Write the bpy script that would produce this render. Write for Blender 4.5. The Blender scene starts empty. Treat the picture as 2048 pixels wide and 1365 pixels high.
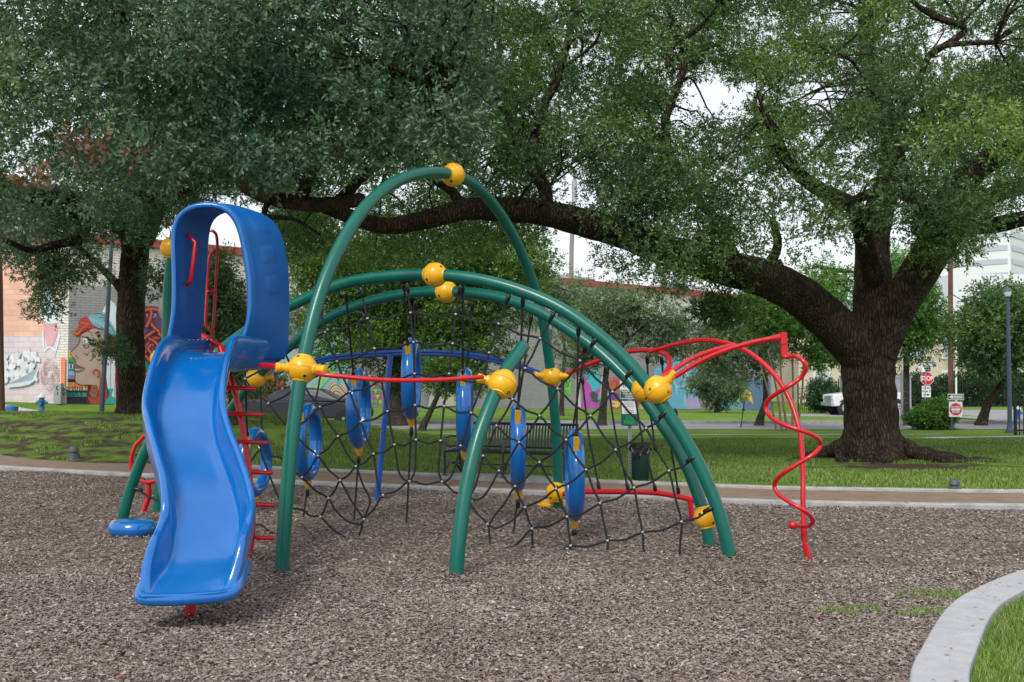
import bpy, bmesh, math, random
import numpy as np
from mathutils import Vector, Matrix
from math import sin, cos, pi, radians

S = bpy.context.scene
COL = S.collection
# ------------------------------------------------------------------ camera / world / sun / exposure
FPX, CX, CY, EYE, HOR = 2100.0, 1024.0, 682.5, 1.55, 758.0
PITCH = math.atan((HOR - CY) / FPX)
cam = bpy.data.cameras.new('camera'); camo = bpy.data.objects.new('camera', cam); COL.objects.link(camo)
camo.location = (0, 0, EYE); camo.rotation_euler = (pi / 2 + PITCH, 0, 0)
cam.sensor_width = 36; cam.lens = FPX / 2048 * 36; cam.clip_end = 2000; cam.clip_start = 0.1
cam.dof.use_dof = True; cam.dof.focus_distance = 9.5; cam.dof.aperture_fstop = 5.0
S.camera = camo
SUN_EL, SUN_AZ = radians(44), radians(202)     # azimuth clockwise from +Y; light comes from behind-left of the camera
W = bpy.data.worlds.new("World"); S.world = W; W.use_nodes = True
nt = W.node_tree; nt.nodes.clear()
sky = nt.nodes.new('ShaderNodeTexSky'); sky.sky_type = 'NISHITA'; sky.sun_disc = False
sky.sun_elevation = SUN_EL; sky.sun_rotation = SUN_AZ; sky.air_density = 1.0; sky.dust_density = 3.0
mx = nt.nodes.new('ShaderNodeMix'); mx.data_type = 'RGBA'; mx.inputs[0].default_value = 0.72
mx.inputs[7].default_value = (10.2, 10.4, 10.8, 1)
bg = nt.nodes.new('ShaderNodeBackground'); bg.inputs[1].default_value = 0.075
wo = nt.nodes.new('ShaderNodeOutputWorld')
nt.links.new(sky.outputs[0], mx.inputs[6]); nt.links.new(mx.outputs[2], bg.inputs[0]); nt.links.new(bg.outputs[0], wo.inputs[0])
sl = bpy.data.lights.new('sun', 'SUN'); sl.energy = 1.5; sl.angle = radians(16); sl.color = (1.0, 0.96, 0.9)
so = bpy.data.objects.new('sun', sl); COL.objects.link(so)
sd = Vector((sin(SUN_AZ) * cos(SUN_EL), cos(SUN_AZ) * cos(SUN_EL), sin(SUN_EL)))
so.rotation_euler = sd.to_track_quat('Z', 'Y').to_euler(); so.location = (0, -10, 30)
S.view_settings.view_transform = 'Standard'; S.view_settings.look = 'None'
S.view_settings.gamma = 1; S.view_settings.exposure = 0.72
random.seed(7); RNG = np.random.default_rng(11)

# ------------------------------------------------------------------ projection helpers
def ray(px, py):
    x = (px - CX) / FPX; u = -(py - CY) / FPX
    return Vector((x, cos(PITCH) - sin(PITCH) * u, sin(PITCH) + cos(PITCH) * u))
def P(px, py, d):
    r = ray(px, py); k = d / r.y
    return Vector((r.x * k, d, EYE + r.z * k))
def G(px, py, z=0.0):
    r = ray(px, py); k = (z - EYE) / r.z
    return Vector((r.x * k, r.y * k, z))
def onplane(px, py, a, b, off=0.0):
    """hit of the pixel ray with the vertical plane through plan points a, b; off = towards the camera"""
    r = ray(px, py); t = Vector((b[0] - a[0], b[1] - a[1])).normalized(); n = Vector((-t.y, t.x))
    if n.dot(Vector(a[:2])) > 0: n = -n
    a2 = Vector(a[:2]) + n * off
    k = a2.dot(n) / (r.x * n.x + r.y * n.y)
    return Vector((r.x * k, r.y * k, EYE + r.z * k))
def sstep(a, b, x):
    t = np.clip((np.asarray(x, float) - a) / (b - a), 0, 1); return t * t * (3 - 2 * t)
WA, WB = (-18.4, 43.5), (19.5, 79.0)            # ends of the painted wall, in plan
def wall_y(x): return WA[1] + (np.asarray(x, float) - WA[0]) * (WB[1] - WA[1]) / (WB[0] - WA[0])
def wall_z(x): return np.clip(0.51 - 0.0354 * (np.asarray(x, float) + 18.4), -.83, .6)
def H(x, y):
    x = np.asarray(x, float); y = np.asarray(y, float)
    m = 0.70 * sstep(0.5, 7.5, -x) * sstep(18.8, 26.5, y) * (1 - sstep(29, 33.5, y))
    road = -0.15 * sstep(24, 34, y)
    dw = np.maximum(wall_y(x), 42.0)
    t = np.clip((y - 40.3) / np.maximum(dw - 40.3, 1.5), 0, 1)
    far = (wall_z(x) + 0.15) * t
    far = np.where(x > 19.5, -0.2 * t, far)
    bump = 0.012 * np.sin(x * 1.7 + 1) * np.sin(y * 1.3) * sstep(16, 20, y) * (1 - sstep(31, 34, y))
    return m + road + far + bump
def GT(px, py):
    """first hit of a pixel ray with the terrain"""
    r = ray(px, py); last = 0
    for i in range(60, 3000):
        d = i * 0.04; k = d / r.y
        if EYE + r.z * k <= float(H(r.x * k, d)):
            return Vector((r.x * k, d, float(H(r.x * k, d))))
    return P(px, py, 100)
def gz(x, y): return float(H(x, y))

# ------------------------------------------------------------------ object helpers
def tag(o, label=None, cat=None, group=None, kind=None):
    if label: o['label'] = label
    if cat: o['category'] = cat
    if group: o['group'] = group
    if kind: o['kind'] = kind
    return o
def empty(name, loc, label, cat, group=None, rz=0):
    o = bpy.data.objects.new(name, None); COL.objects.link(o); o.location = loc; o.rotation_euler = (0, 0, rz)
    o.empty_display_size = 0.2
    return tag(o, label, cat, group)
def adopt(o, parent):
    if parent is not None:
        o.parent = parent
        o.matrix_parent_inverse = Matrix.LocRotScale(parent.location, parent.rotation_euler, parent.scale).inverted() if parent.parent is None else Matrix()
def link(name, me, mats, parent=None, local=False, smooth=True):
    if not isinstance(mats, (list, tuple)): mats = [mats]
    for m in mats: me.materials.append(m)
    if smooth: me.polygons.foreach_set('use_smooth', [True] * len(me.polygons))
    o = bpy.data.objects.new(name, me); COL.objects.link(o)
    if parent is not None:
        o.parent = parent
        if not local:                                   # vertices are in world space: undo the chain of parents
            m = Matrix(); p = parent
            while p is not None:
                m = Matrix.LocRotScale(p.location, p.rotation_euler, p.scale) @ m; p = p.parent
            me.transform(m.inverted())
    return o
def frames(pts):
    n = len(pts); T = []
    for i in range(n):
        a = pts[max(i - 1, 0)]; b = pts[min(i + 1, n - 1)]; T.append((b - a).normalized())
    N = T[0].orthogonal().normalized(); out = []
    for i in range(n):
        N = (N - T[i] * N.dot(T[i]))
        N = N.normalized() if N.length > 1e-6 else T[i].orthogonal().normalized()
        out.append((T[i], N, T[i].cross(N)))
    return out
def spline(pts, n=8):
    pts = [Vector(p) for p in pts]
    if len(pts) < 3: return [pts[0].lerp(pts[-1], i / n) for i in range(n + 1)]
    P_ = [pts[0] * 2 - pts[1]] + pts + [pts[-1] * 2 - pts[-2]]; out = []
    for i in range(1, len(P_) - 2):
        a, b, c, d = P_[i - 1:i + 3]
        for k in range(n):
            t = k / n
            out.append(0.5 * ((2 * b) + (c - a) * t + (2 * a - 5 * b + 4 * c - d) * t * t + (3 * b - a - 3 * c + d) * t ** 3))
    out.append(pts[-1]); return out
class MB:
    def __init__(s): s.v = []; s.f = []; s.m = []
    def add(s, vs, fs, mi=0):
        o = len(s.v); s.v += [tuple(v) for v in vs]
        for f in fs: s.f.append([i + o for i in f]); s.m.append(mi)
        return s
    def tube(s, pts, r, n=12, caps=True, mi=0, sq=1.0, rough=None):
        pts = [Vector(p) for p in pts]; R = r if isinstance(r, (list, tuple, np.ndarray)) else [r] * len(pts)
        fr = frames(pts); vs = []; fs = []
        for i, (p, (T, N, B)) in enumerate(zip(pts, fr)):
            for k in range(n):
                a = 2 * pi * k / n; rr = R[i]
                if rough: rr *= rough(i, a, p)
                vs.append(p + N * cos(a) * rr + B * sin(a) * rr * sq)
        for i in range(len(pts) - 1):
            for k in range(n):
                k2 = (k + 1) % n; fs.append((i * n + k, i * n + k2, (i + 1) * n + k2, (i + 1) * n + k))
        if caps:
            fs.append(tuple(range(n - 1, -1, -1))); o = (len(pts) - 1) * n; fs.append(tuple(o + k for k in range(n)))
        return s.add(vs, fs, mi)
    def box(s, c, size, rz=0, mi=0, M=None):
        c = Vector(c); hx, hy, hz = [q / 2 for q in size]; vs = []
        for x in (-hx, hx):
            for y in (-hy, hy):
                for z in (-hz, hz):
                    v = Vector((x * cos(rz) - y * sin(rz), x * sin(rz) + y * cos(rz), z))
                    if M is not None: v = M @ Vector((x, y, z))
                    vs.append(c + v)
        return s.add(vs, [(0, 1, 3, 2), (4, 6, 7, 5), (0, 4, 5, 1), (2, 3, 7, 6), (0, 2, 6, 4), (1, 5, 7, 3)], mi)
    def lathe(s, c, prof, n=20, M=None, mi=0, caps=True):
        """prof: (radius, z)"""
        c = Vector(c); vs = []; fs = []
        for (r, z) in prof:
            for k in range(n):
                v = Vector((r * cos(2 * pi * k / n), r * sin(2 * pi * k / n), z))
                if M is not None: v = M @ v
                vs.append(c + v)
        for i in range(len(prof) - 1):
            for k in range(n):
                k2 = (k + 1) % n; fs.append((i * n + k, i * n + k2, (i + 1) * n + k2, (i + 1) * n + k))
        if caps: fs.append(tuple(range(n - 1, -1, -1))); o = (len(prof) - 1) * n; fs.append(tuple(o + k for k in range(n)))
        return s.add(vs, fs, mi)
    def sphere(s, c, r, n=20, m=12, sc=(1, 1, 1), mi=0):
        prof = [(max(r * sin(pi * i / m), 1e-4), -r * cos(pi * i / m)) for i in range(m + 1)]
        return s.lathe(c, prof, n, Matrix.Diagonal(sc), mi)
    def grid(s, rows, mi=0, closed=False):
        n = len(rows[0]); vs = [p for r in rows for p in r]; fs = []
        for i in range(len(rows) - 1):
            for k in range(n if closed else n - 1):
                k2 = (k + 1) % n; fs.append((i * n + k, i * n + k2, (i + 1) * n + k2, (i + 1) * n + k))
        return s.add(vs, fs, mi)
    def mesh(s, name):
        me = bpy.data.meshes.new(name); me.from_pydata(s.v, [], s.f); me.update()
        if any(s.m): me.polygons.foreach_set('material_index', s.m)
        return me
    def build(s, name, mats, parent=None, smooth=True, local=False, recalc=False):
        me = s.mesh(name)
        if recalc:
            bm = bmesh.new(); bm.from_mesh(me); bmesh.ops.recalc_face_normals(bm, faces=bm.faces); bm.to_mesh(me); bm.free()
        o = link(name, me, mats, parent, local, smooth)
        if smooth:
            o.data.set_sharp_from_angle(angle=radians(42))
        return o
def bevel(o, w=0.01, seg=2):
    m = o.modifiers.new('bevel', 'BEVEL'); m.width = w; m.segments = seg; m.limit_method = 'ANGLE'; return o
def quads_mesh(name, V, mats, parent=None, k=4):
    """V: (n*k,3) array -> n separate k-gons"""
    n = len(V) // k; me = bpy.data.meshes.new(name)
    me.vertices.add(n * k); me.vertices.foreach_set('co', np.ascontiguousarray(V, dtype=np.float32).ravel())
    me.loops.add(n * k); me.loops.foreach_set('vertex_index', np.arange(n * k, dtype=np.int32))
    me.polygons.add(n); me.polygons.foreach_set('loop_start', np.arange(0, n * k, k, dtype=np.int32))
    me.polygons.foreach_set('loop_total', np.full(n, k, dtype=np.int32)) if hasattr(me.polygons[0], 'loop_total') else None
    me.update(calc_edges=True); me.validate()
    return link(name, me, mats, parent, smooth=False)

# ------------------------------------------------------------------ materials
def mat(name, col, rough=0.5, metal=0.0, coat=0.0, var=0.0, vs=3.0, col2=None, bump=0.0, bs=40.0, stretch=None, spec=None, wear=0.0):
    m = bpy.data.materials.new(name); m.use_nodes = True; t = m.node_tree; b = t.nodes['Principled BSDF']
    b.inputs['Base Color'].default_value = (*col, 1); b.inputs['Roughness'].default_value = rough
    b.inputs['Metallic'].default_value = metal; b.inputs['Coat Weight'].default_value = coat; b.inputs['Coat Roughness'].default_value = 0.08
    if spec is not None: b.inputs['Specular IOR Level'].default_value = spec
    if var or col2 or bump:
        tc = t.nodes.new('ShaderNodeTexCoord'); src = tc.outputs['Object']
        if stretch:
            mp = t.nodes.new('ShaderNodeMapping'); mp.inputs['Scale'].default_value = stretch
            t.links.new(src, mp.inputs[0]); src = mp.outputs[0]
    if var or col2:
        nz = t.nodes.new('ShaderNodeTexNoise'); nz.inputs['Scale'].default_value = vs; nz.inputs['Detail'].default_value = 6; nz.inputs['Roughness'].default_value = 0.65
        t.links.new(src, nz.inputs['Vector'])
        r = t.nodes.new('ShaderNodeValToRGB'); r.color_ramp.elements[0].position = 0.35; r.color_ramp.elements[1].position = 0.68
        c2 = col2 or tuple(min(1, c * (1 + var)) for c in col); c1 = col if col2 else tuple(c * (1 - var) for c in col)
        r.color_ramp.elements[0].color = (*c1, 1); r.color_ramp.elements[1].color = (*c2, 1)
        t.links.new(nz.outputs[0], r.inputs[0]); t.links.new(r.outputs[0], b.inputs['Base Color'])
        if wear:
            mr = t.nodes.new('ShaderNodeMapping'); mr.inputs['Scale'].default_value = (1, 1, .35); t.links.new(tc.outputs['Object'], mr.inputs[0])
            nr = t.nodes.new('ShaderNodeTexNoise'); nr.inputs['Scale'].default_value = 9; nr.inputs['Detail'].default_value = 9; nr.inputs['Roughness'].default_value = .75; t.links.new(mr.outputs[0], nr.inputs['Vector'])
            rr = t.nodes.new('ShaderNodeMapRange'); rr.inputs[1].default_value = .35; rr.inputs[2].default_value = .7; rr.inputs[3].default_value = rough * .8; rr.inputs[4].default_value = rough * 1.0 + wear; t.links.new(nr.outputs[0], rr.inputs[0]); t.links.new(rr.outputs[0], b.inputs['Roughness'])
            dm = t.nodes.new('ShaderNodeMix'); dm.data_type = 'RGBA'; rd = t.nodes.new('ShaderNodeValToRGB'); rd.color_ramp.elements[0].position = .56; rd.color_ramp.elements[1].position = .74; rd.color_ramp.elements[1].color = (.22, .22, .22, 1)
            t.links.new(nr.outputs[0], rd.inputs[0]); t.links.new(rd.outputs[0], dm.inputs[0]); t.links.new(r.outputs[0], dm.inputs[6]); dm.inputs[7].default_value = (*[c * .55 + .09 for c in col], 1); t.links.new(dm.outputs[2], b.inputs['Base Color'])
    if bump:
        n2 = t.nodes.new('ShaderNodeTexNoise'); n2.inputs['Scale'].default_value = bs; n2.inputs['Detail'].default_value = 5
        t.links.new(src, n2.inputs['Vector'])
        bp = t.nodes.new('ShaderNodeBump'); bp.inputs['Strength'].default_value = bump; bp.inputs['Distance'].default_value = 0.02
        t.links.new(n2.outputs[0], bp.inputs['Height']); t.links.new(bp.outputs[0], b.inputs['Normal'])
    return m
def ramp(t, stops):
    r = t.nodes.new('ShaderNodeValToRGB'); e = r.color_ramp.elements
    while len(e) < len(stops): e.new(0.5)
    for el, (p, c) in zip(e, stops): el.position = p; el.color = (*c, 1)
    return r
def noise(t, src, scale, detail=5, rough=0.6):
    n = t.nodes.new('ShaderNodeTexNoise'); n.inputs['Scale'].default_value = scale; n.inputs['Detail'].default_value = detail
    n.inputs['Roughness'].default_value = rough; t.links.new(src, n.inputs['Vector']); return n
def mixc(t, f, a, b, mode='MIX'):
    m = t.nodes.new('ShaderNodeMix'); m.data_type = 'RGBA'; m.blend_type = mode
    for s_, v in ((0, f), (6, a), (7, b)):
        if isinstance(v, (int, float)): m.inputs[s_].default_value = v
        elif isinstance(v, tuple): m.inputs[s_].default_value = (*v, 1)
        else: t.links.new(v, m.inputs[s_])
    return m.outputs[2]
def leaf_mat(name, dark, mid, light, trans=0.3, gloss=0.4):
    m = bpy.data.materials.new(name); m.use_nodes = True; t = m.node_tree; b = t.nodes['Principled BSDF']; out = t.nodes['Material Output']
    g = t.nodes.new('ShaderNodeNewGeometry'); tc = t.nodes.new('ShaderNodeTexCoord')
    r = ramp(t, [(0, dark), (0.55, mid), (1, light)]); t.links.new(g.outputs['Random Per Island'], r.inputs[0])
    n = noise(t, tc.outputs['Object'], 0.55, 3)
    v = ramp(t, [(0.35, (0.62, 0.74, 0.86)), (0.65, (1.25, 1.2, 0.85))]); t.links.new(n.outputs[0], v.inputs[0])
    c = mixc(t, 1.0, r.outputs[0], v.outputs[0], 'MULTIPLY')
    t.links.new(c, b.inputs['Base Color']); b.inputs['Roughness'].default_value = gloss; b.inputs['Specular IOR Level'].default_value = 0.5
    tr = t.nodes.new('ShaderNodeBsdfTranslucent'); c2 = mixc(t, 1.0, c, (1.5, 2.0, 0.6), 'MULTIPLY'); t.links.new(c2, tr.inputs[0])
    ms = t.nodes.new('ShaderNodeMixShader'); ms.inputs[0].default_value = trans
    t.links.new(b.outputs[0], ms.inputs[1]); t.links.new(tr.outputs[0], ms.inputs[2]); t.links.new(ms.outputs[0], out.inputs[0])
    return m
def bark_mat(name, dark, light, scale=9.0, zs=0.22):
    m = bpy.data.materials.new(name); m.use_nodes = True; t = m.node_tree; b = t.nodes['Principled BSDF']
    tc = t.nodes.new('ShaderNodeTexCoord'); mp = t.nodes.new('ShaderNodeMapping'); mp.inputs['Scale'].default_value = (1, 1, zs)
    t.links.new(tc.outputs['Object'], mp.inputs[0])
    nw = noise(t, mp.outputs[0], 4.0, 3); ad = mixc(t, 0.12, mp.outputs[0], nw.outputs['Color'], 'ADD')
    vo = t.nodes.new('ShaderNodeTexVoronoi'); vo.feature = 'DISTANCE_TO_EDGE'; vo.inputs['Scale'].default_value = scale * 2.2; t.links.new(ad, vo.inputs['Vector'])
    n = noise(t, tc.outputs['Object'], 2.2, 7, 0.7)
    r = ramp(t, [(0.3, dark), (0.72, light)]); t.links.new(n.outputs[0], r.inputs[0])
    vr = ramp(t, [(0.0, (0.3, 0.28, 0.26)), (0.22, (1, 1, 1))]); t.links.new(vo.outputs['Distance'], vr.inputs[0])
    t.links.new(mixc(t, 0.85, r.outputs[0], vr.outputs[0], 'MULTIPLY'), b.inputs['Base Color']); b.inputs['Roughness'].default_value = 0.95
    b.inputs['Specular IOR Level'].default_value = 0.15
    bp = t.nodes.new('ShaderNodeBump'); bp.inputs['Strength'].default_value = 0.9; bp.inputs['Distance'].default_value = 0.05
    hh = t.nodes.new('ShaderNodeMath'); hh.operation = 'ADD'; t.links.new(vr.outputs[0], hh.inputs[0]); t.links.new(n.outputs[0], hh.inputs[1])
    t.links.new(hh.outputs[0], bp.inputs['Height']); t.links.new(bp.outputs[0], b.inputs['Normal']); return m
def brick_mat(name, col, mortar, var=0.12, bw=0.4, rh=0.11):
    m = bpy.data.materials.new(name); m.use_nodes = True; t = m.node_tree; b = t.nodes['Principled BSDF']
    uv = t.nodes.new('ShaderNodeUVMap'); br = t.nodes.new('ShaderNodeTexBrick')
    br.inputs['Scale'].default_value = 1.0; br.inputs['Brick Width'].default_value = bw; br.inputs['Row Height'].default_value = rh
    br.inputs['Mortar Size'].default_value = 0.014; br.inputs['Mortar Smooth'].default_value = 0.2
    br.inputs['Color1'].default_value = (*[c * (1 - var) for c in col], 1); br.inputs['Color2'].default_value = (*[min(1, c * (1 + var)) for c in col], 1)
    br.inputs['Mortar'].default_value = (*mortar, 1)
    t.links.new(uv.outputs[0], br.inputs['Vector'])
    n = noise(t, uv.outputs[0], 0.6, 6); r = ramp(t, [(0.3, (0.82, 0.82, 0.84)), (0.7, (1.06, 1.04, 1.02))]); t.links.new(n.outputs[0], r.inputs[0])
    t.links.new(mixc(t, 1.0, br.outputs[0], r.outputs[0], 'MULTIPLY'), b.inputs['Base Color']); b.inputs['Roughness'].default_value = 0.85
    bp = t.nodes.new('ShaderNodeBump'); bp.inputs['Strength'].default_value = 0.5; bp.inputs['Distance'].default_value = 0.01; bp.invert = True
    t.links.new(br.outputs['Fac'], bp.inputs['Height']); t.links.new(bp.outputs[0], b.inputs['Normal']); return m

M = {}
M['green'] = mat('green_powder_coat', (0.0005, 0.112, 0.083), 0.30, coat=0.12, spec=.42, wear=.10, var=0.08, vs=2, bump=0.03, bs=120)
M['blue'] = mat('blue_moulded_plastic', (0.0005, 0.125, 0.43), 0.17, coat=0.45, wear=.07, var=0.08, vs=3, bump=0.03, bs=60)
M['bluehood'] = mat('blue_hood_plastic', (0.0005, 0.112, 0.41), 0.42, coat=0.0, var=0.06, vs=2, bump=0.04, bs=70, spec=.35, wear=.05)
M['bluerail'] = mat('blue_powder_coat', (0.006, 0.075, 0.38), 0.3, coat=0.4, var=0.08)
M['yellow'] = mat('yellow_powder_coat', (0.76, 0.40, 0.006), 0.34, wear=.12, coat=0.2, var=0.08, vs=6, bump=0.03, bs=80)
M['red'] = mat('red_powder_coat', (0.52, 0.004, 0.012), 0.30, wear=.10, coat=0.2, var=0.08, vs=4, bump=0.03, bs=120)
M['rope'] = mat('black_rope', (0.007, 0.010, 0.016), 0.55, var=0.3, vs=60, bump=0.7, bs=220)
M['cap'] = mat('black_rubber', (0.008, 0.008, 0.01), 0.3)
M['steel'] = mat('bright_steel', (0.62, 0.63, 0.66), 0.28, metal=0.9)
M['galv'] = mat('galvanised_steel', (0.36, 0.38, 0.41), 0.45, metal=0.7, var=0.15, vs=12)
M['dark'] = mat('dark_recess', (0.02, 0.015, 0.008), 0.6)
M['blackpaint'] = mat('black_bench_paint', (0.012, 0.017, 0.028), 0.35, coat=0.3)
M['lampblue'] = mat('blue_grey_paint', (0.055, 0.09, 0.15), 0.4, var=0.15)
M['lampdark'] = mat('dark_post_paint', (0.03, 0.04, 0.06), 0.5, var=0.15)
M['white'] = mat('white_paint', (0.74, 0.75, 0.76), 0.4)
M['signgreen'] = mat('sign_green', (0.005, 0.10, 0.075), 0.45)
M['signred'] = mat('sign_red', (0.55, 0.02, 0.03), 0.4)
M['signblack'] = mat('sign_black', (0.015, 0.015, 0.018), 0.5)
M['signgrey'] = mat('sign_grey', (0.07, 0.09, 0.10), 0.5)
M['bag'] = mat('green_plastic_bag', (0.004, 0.20, 0.07), 0.25, bump=0.9, bs=18)
M['bin'] = mat('dark_green_bin', (0.006, 0.045, 0.035), 0.5)
M['binbag'] = mat('black_bin_liner', (0.010, 0.010, 0.012), 0.18, bump=1.0, bs=22)
M['bollard'] = mat('grey_bollard', (0.075, 0.085, 0.09), 0.55, var=0.25, vs=14, bump=0.15)
M['hydblue'] = mat('hydrant_blue', (0.035, 0.16, 0.34), 0.45, var=0.2, vs=14)
M['hydblue2'] = mat('hydrant_bright_blue', (0.01, 0.14, 0.48), 0.4)
M['glass'] = mat('dark_glass', (0.03, 0.04, 0.05), 0.3, spec=0.3)
M['tyre'] = mat('tyre_rubber', (0.015, 0.015, 0.016), 0.8)
M['cargrey'] = mat('car_dark_grey', (0.030, 0.036, 0.048), 0.6, metal=0.0, spec=.2)
M['truckwhite'] = mat('truck_silver_white', (0.66, 0.67, 0.7), 0.3, coat=0.6)
M['tail'] = mat('tail_light_red', (0.5, 0.01, 0.012), 0.2, coat=0.5)
M['lampglass'] = mat('frosted_lamp_glass', (0.72, 0.74, 0.78), 0.25)
M['wood_pole'] = mat('brown_wood_pole', (0.12, 0.055, 0.04), 0.85, var=0.3, vs=6, bump=0.5, bs=14, stretch=(1, 1, 0.1))
M['grey_pole'] = mat('weathered_pole', (0.24, 0.22, 0.20), 0.85, var=0.25, vs=6, bump=0.4, bs=14, stretch=(1, 1, 0.1))
M['concrete'] = mat('pale_concrete', (0.39, 0.395, 0.41), 0.85, var=0.10, vs=9, bump=0.25, bs=90)
M['kerb'] = mat('weathered_kerb', (0.36, 0.36, 0.36), 0.9, var=0.22, vs=5, bump=0.3, bs=60)
M['asphalt'] = mat('pale_asphalt', (0.25, 0.245, 0.26), 0.9, var=0.10, vs=3, bump=0.2, bs=60)
M['path'] = mat('gravel_path', (0.235, 0.165, 0.115), 0.95, var=0.22, vs=4, bump=0.6, bs=70)
M['soil'] = mat('bare_soil', (0.06, 0.045, 0.035), 0.95, var=0.4, vs=5, bump=0.8, bs=30)
M['roofgrey'] = mat('grey_shingles', (0.22, 0.22, 0.24), 0.9, var=0.15, vs=2, bump=0.3)
M['stucco'] = mat('beige_stucco', (0.55, 0.48, 0.38), 0.9, var=0.06, vs=1)
M['tower'] = mat('white_tower_facade', (0.70, 0.72, 0.76), 0.6)
M['towerglass'] = mat('tower_window_bands', (0.42, 0.47, 0.55), 0.2)
M['trim_red'] = mat('red_roof_trim', (0.30, 0.07, 0.055), 0.7, var=0.15)
M['bark'] = bark_mat('oak_bark', (0.030, 0.023, 0.019), (0.125, 0.095, 0.074))
M['bark2'] = bark_mat('grey_bark', (0.05, 0.045, 0.04), (0.15, 0.135, 0.115), 12)
M['bark3'] = mat('smooth_tan_bark', (0.20, 0.15, 0.11), 0.8, var=0.3, vs=8, bump=0.3, bs=20)
M['leaf'] = leaf_mat('live_oak_leaves', (0.036, 0.076, 0.052), (0.082, 0.150, 0.096), (0.17, 0.25, 0.165), 0.24, 0.5)
M['leaf2'] = leaf_mat('sunlit_oak_leaves', (0.036, 0.070, 0.030), (0.092, 0.155, 0.058), (0.20, 0.28, 0.11), 0.34, 0.5)
M['leafy'] = leaf_mat('yellow_green_leaves', (0.035, 0.075, 0.014), (0.078, 0.15, 0.030), (0.15, 0.25, 0.06), 0.35)
M['leafg'] = leaf_mat('grey_green_leaves', (0.055, 0.085, 0.045), (0.11, 0.155, 0.085), (0.22, 0.27, 0.16), 0.3)
M['leafb'] = leaf_mat('bright_bush_leaves', (0.03, 0.08, 0.018), (0.07, 0.17, 0.035), (0.15, 0.30, 0.07), 0.3)
M['leafd'] = leaf_mat('dark_hedge_leaves', (0.012, 0.04, 0.015), (0.025, 0.075, 0.022), (0.05, 0.13, 0.04), 0.25)
M['leafp'] = leaf_mat('pale_new_leaves', (0.07, 0.12, 0.035), (0.15, 0.22, 0.075), (0.30, 0.38, 0.16), 0.35, 0.5)
M['leafm'] = leaf_mat('mid_green_leaves', (0.035, 0.08, 0.028), (0.075, 0.145, 0.052), (0.14, 0.23, 0.09), 0.3, .5)
M['leafdead'] = leaf_mat('dead_brown_leaves', (0.10, 0.05, 0.035), (0.18, 0.09, 0.06), (0.28, 0.15, 0.11), 0.3, 0.6)
M['flower'] = leaf_mat('red_pink_flowers', (0.25, 0.015, 0.03), (0.45, 0.03, 0.06), (0.6, 0.12, 0.15), 0.2)

def lawn_material():
    m = bpy.data.materials.new('lawn_grass'); m.use_nodes = True; t = m.node_tree; b = t.nodes['Principled BSDF']
    tc = t.nodes.new('ShaderNodeTexCoord'); o = tc.outputs['Object']
    n1 = noise(t, o, 0.5, 6); r1 = ramp(t, [(0.3, (0.095, 0.175, 0.026)), (0.7, (0.18, 0.29, 0.050))]); t.links.new(n1.outputs[0], r1.inputs[0])
    n2 = noise(t, o, 28, 4); r2 = ramp(t, [(0.3, (0.55, 0.6, 0.5)), (0.7, (1.3, 1.25, 1.2))]); t.links.new(n2.outputs[0], r2.inputs[0])
    g = mixc(t, 1.0, r1.outputs[0], r2.outputs[0], 'MULTIPLY')
    ns = noise(t, o, 14, 5); rs = ramp(t, [(0.3, (0.035, 0.024, 0.018)), (0.7, (0.10, 0.072, 0.052))]); t.links.new(ns.outputs[0], rs.inputs[0])
    at = t.nodes.new('ShaderNodeAttribute'); at.attribute_name = 'soil'
    n3 = noise(t, o, 2.2, 6, 0.7)
    ad = t.nodes.new('ShaderNodeMath'); ad.operation = 'ADD'; t.links.new(at.outputs['Fac'], ad.inputs[0]); t.links.new(n3.outputs[0], ad.inputs[1])
    rr = ramp(t, [(0.86, (0, 0, 0)), (1.06, (1, 1, 1))]); t.links.new(ad.outputs[0], rr.inputs[0])
    t.links.new(mixc(t, rr.outputs[0], g, rs.outputs[0]), b.inputs['Base Color']); b.inputs['Roughness'].default_value = 0.95; b.inputs['Specular IOR Level'].default_value = 0.1
    bp = t.nodes.new('ShaderNodeBump'); bp.inputs['Strength'].default_value = 0.8; bp.inputs['Distance'].default_value = 0.04
    t.links.new(n2.outputs[0], bp.inputs['Height']); t.links.new(bp.outputs[0], b.inputs['Normal']); return m
M['lawn'] = lawn_material()
def island_mat(name, stops, rough=0.9, patch=None):
    m = bpy.data.materials.new(name); m.use_nodes = True; t = m.node_tree; b = t.nodes['Principled BSDF']
    g = t.nodes.new('ShaderNodeNewGeometry'); r = ramp(t, stops); t.links.new(g.outputs['Random Per Island'], r.inputs[0]); c = r.outputs[0]
    tc = t.nodes.new('ShaderNodeTexCoord'); n = noise(t, tc.outputs['Object'], patch or 0.9, 4)
    v = ramp(t, [(0.3, (0.80, 0.78, 0.76)), (0.7, (1.12, 1.12, 1.12))]); t.links.new(n.outputs[0], v.inputs[0])
    t.links.new(mixc(t, 1.0, c, v.outputs[0], 'MULTIPLY'), b.inputs['Base Color']); b.inputs['Roughness'].default_value = rough
    b.inputs['Specular IOR Level'].default_value = 0.25
    return m
M['chips'] = island_mat('wood_chips', [(0, (0.140, 0.106, 0.094)), (0.3, (0.215, 0.172, 0.153)), (0.7, (0.290, 0.240, 0.218)), (0.95, (0.37, 0.325, 0.305)), (1.0, (0.53, 0.50, 0.49))])
M['litter'] = island_mat('dry_leaves', [(0, (0.30, 0.10, 0.04)), (0.4, (0.40, 0.20, 0.10)), (0.75, (0.20, 0.12, 0.07)), (0.9, (0.62, 0.58, 0.55)), (1.0, (0.75, 0.75, 0.75))])
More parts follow.
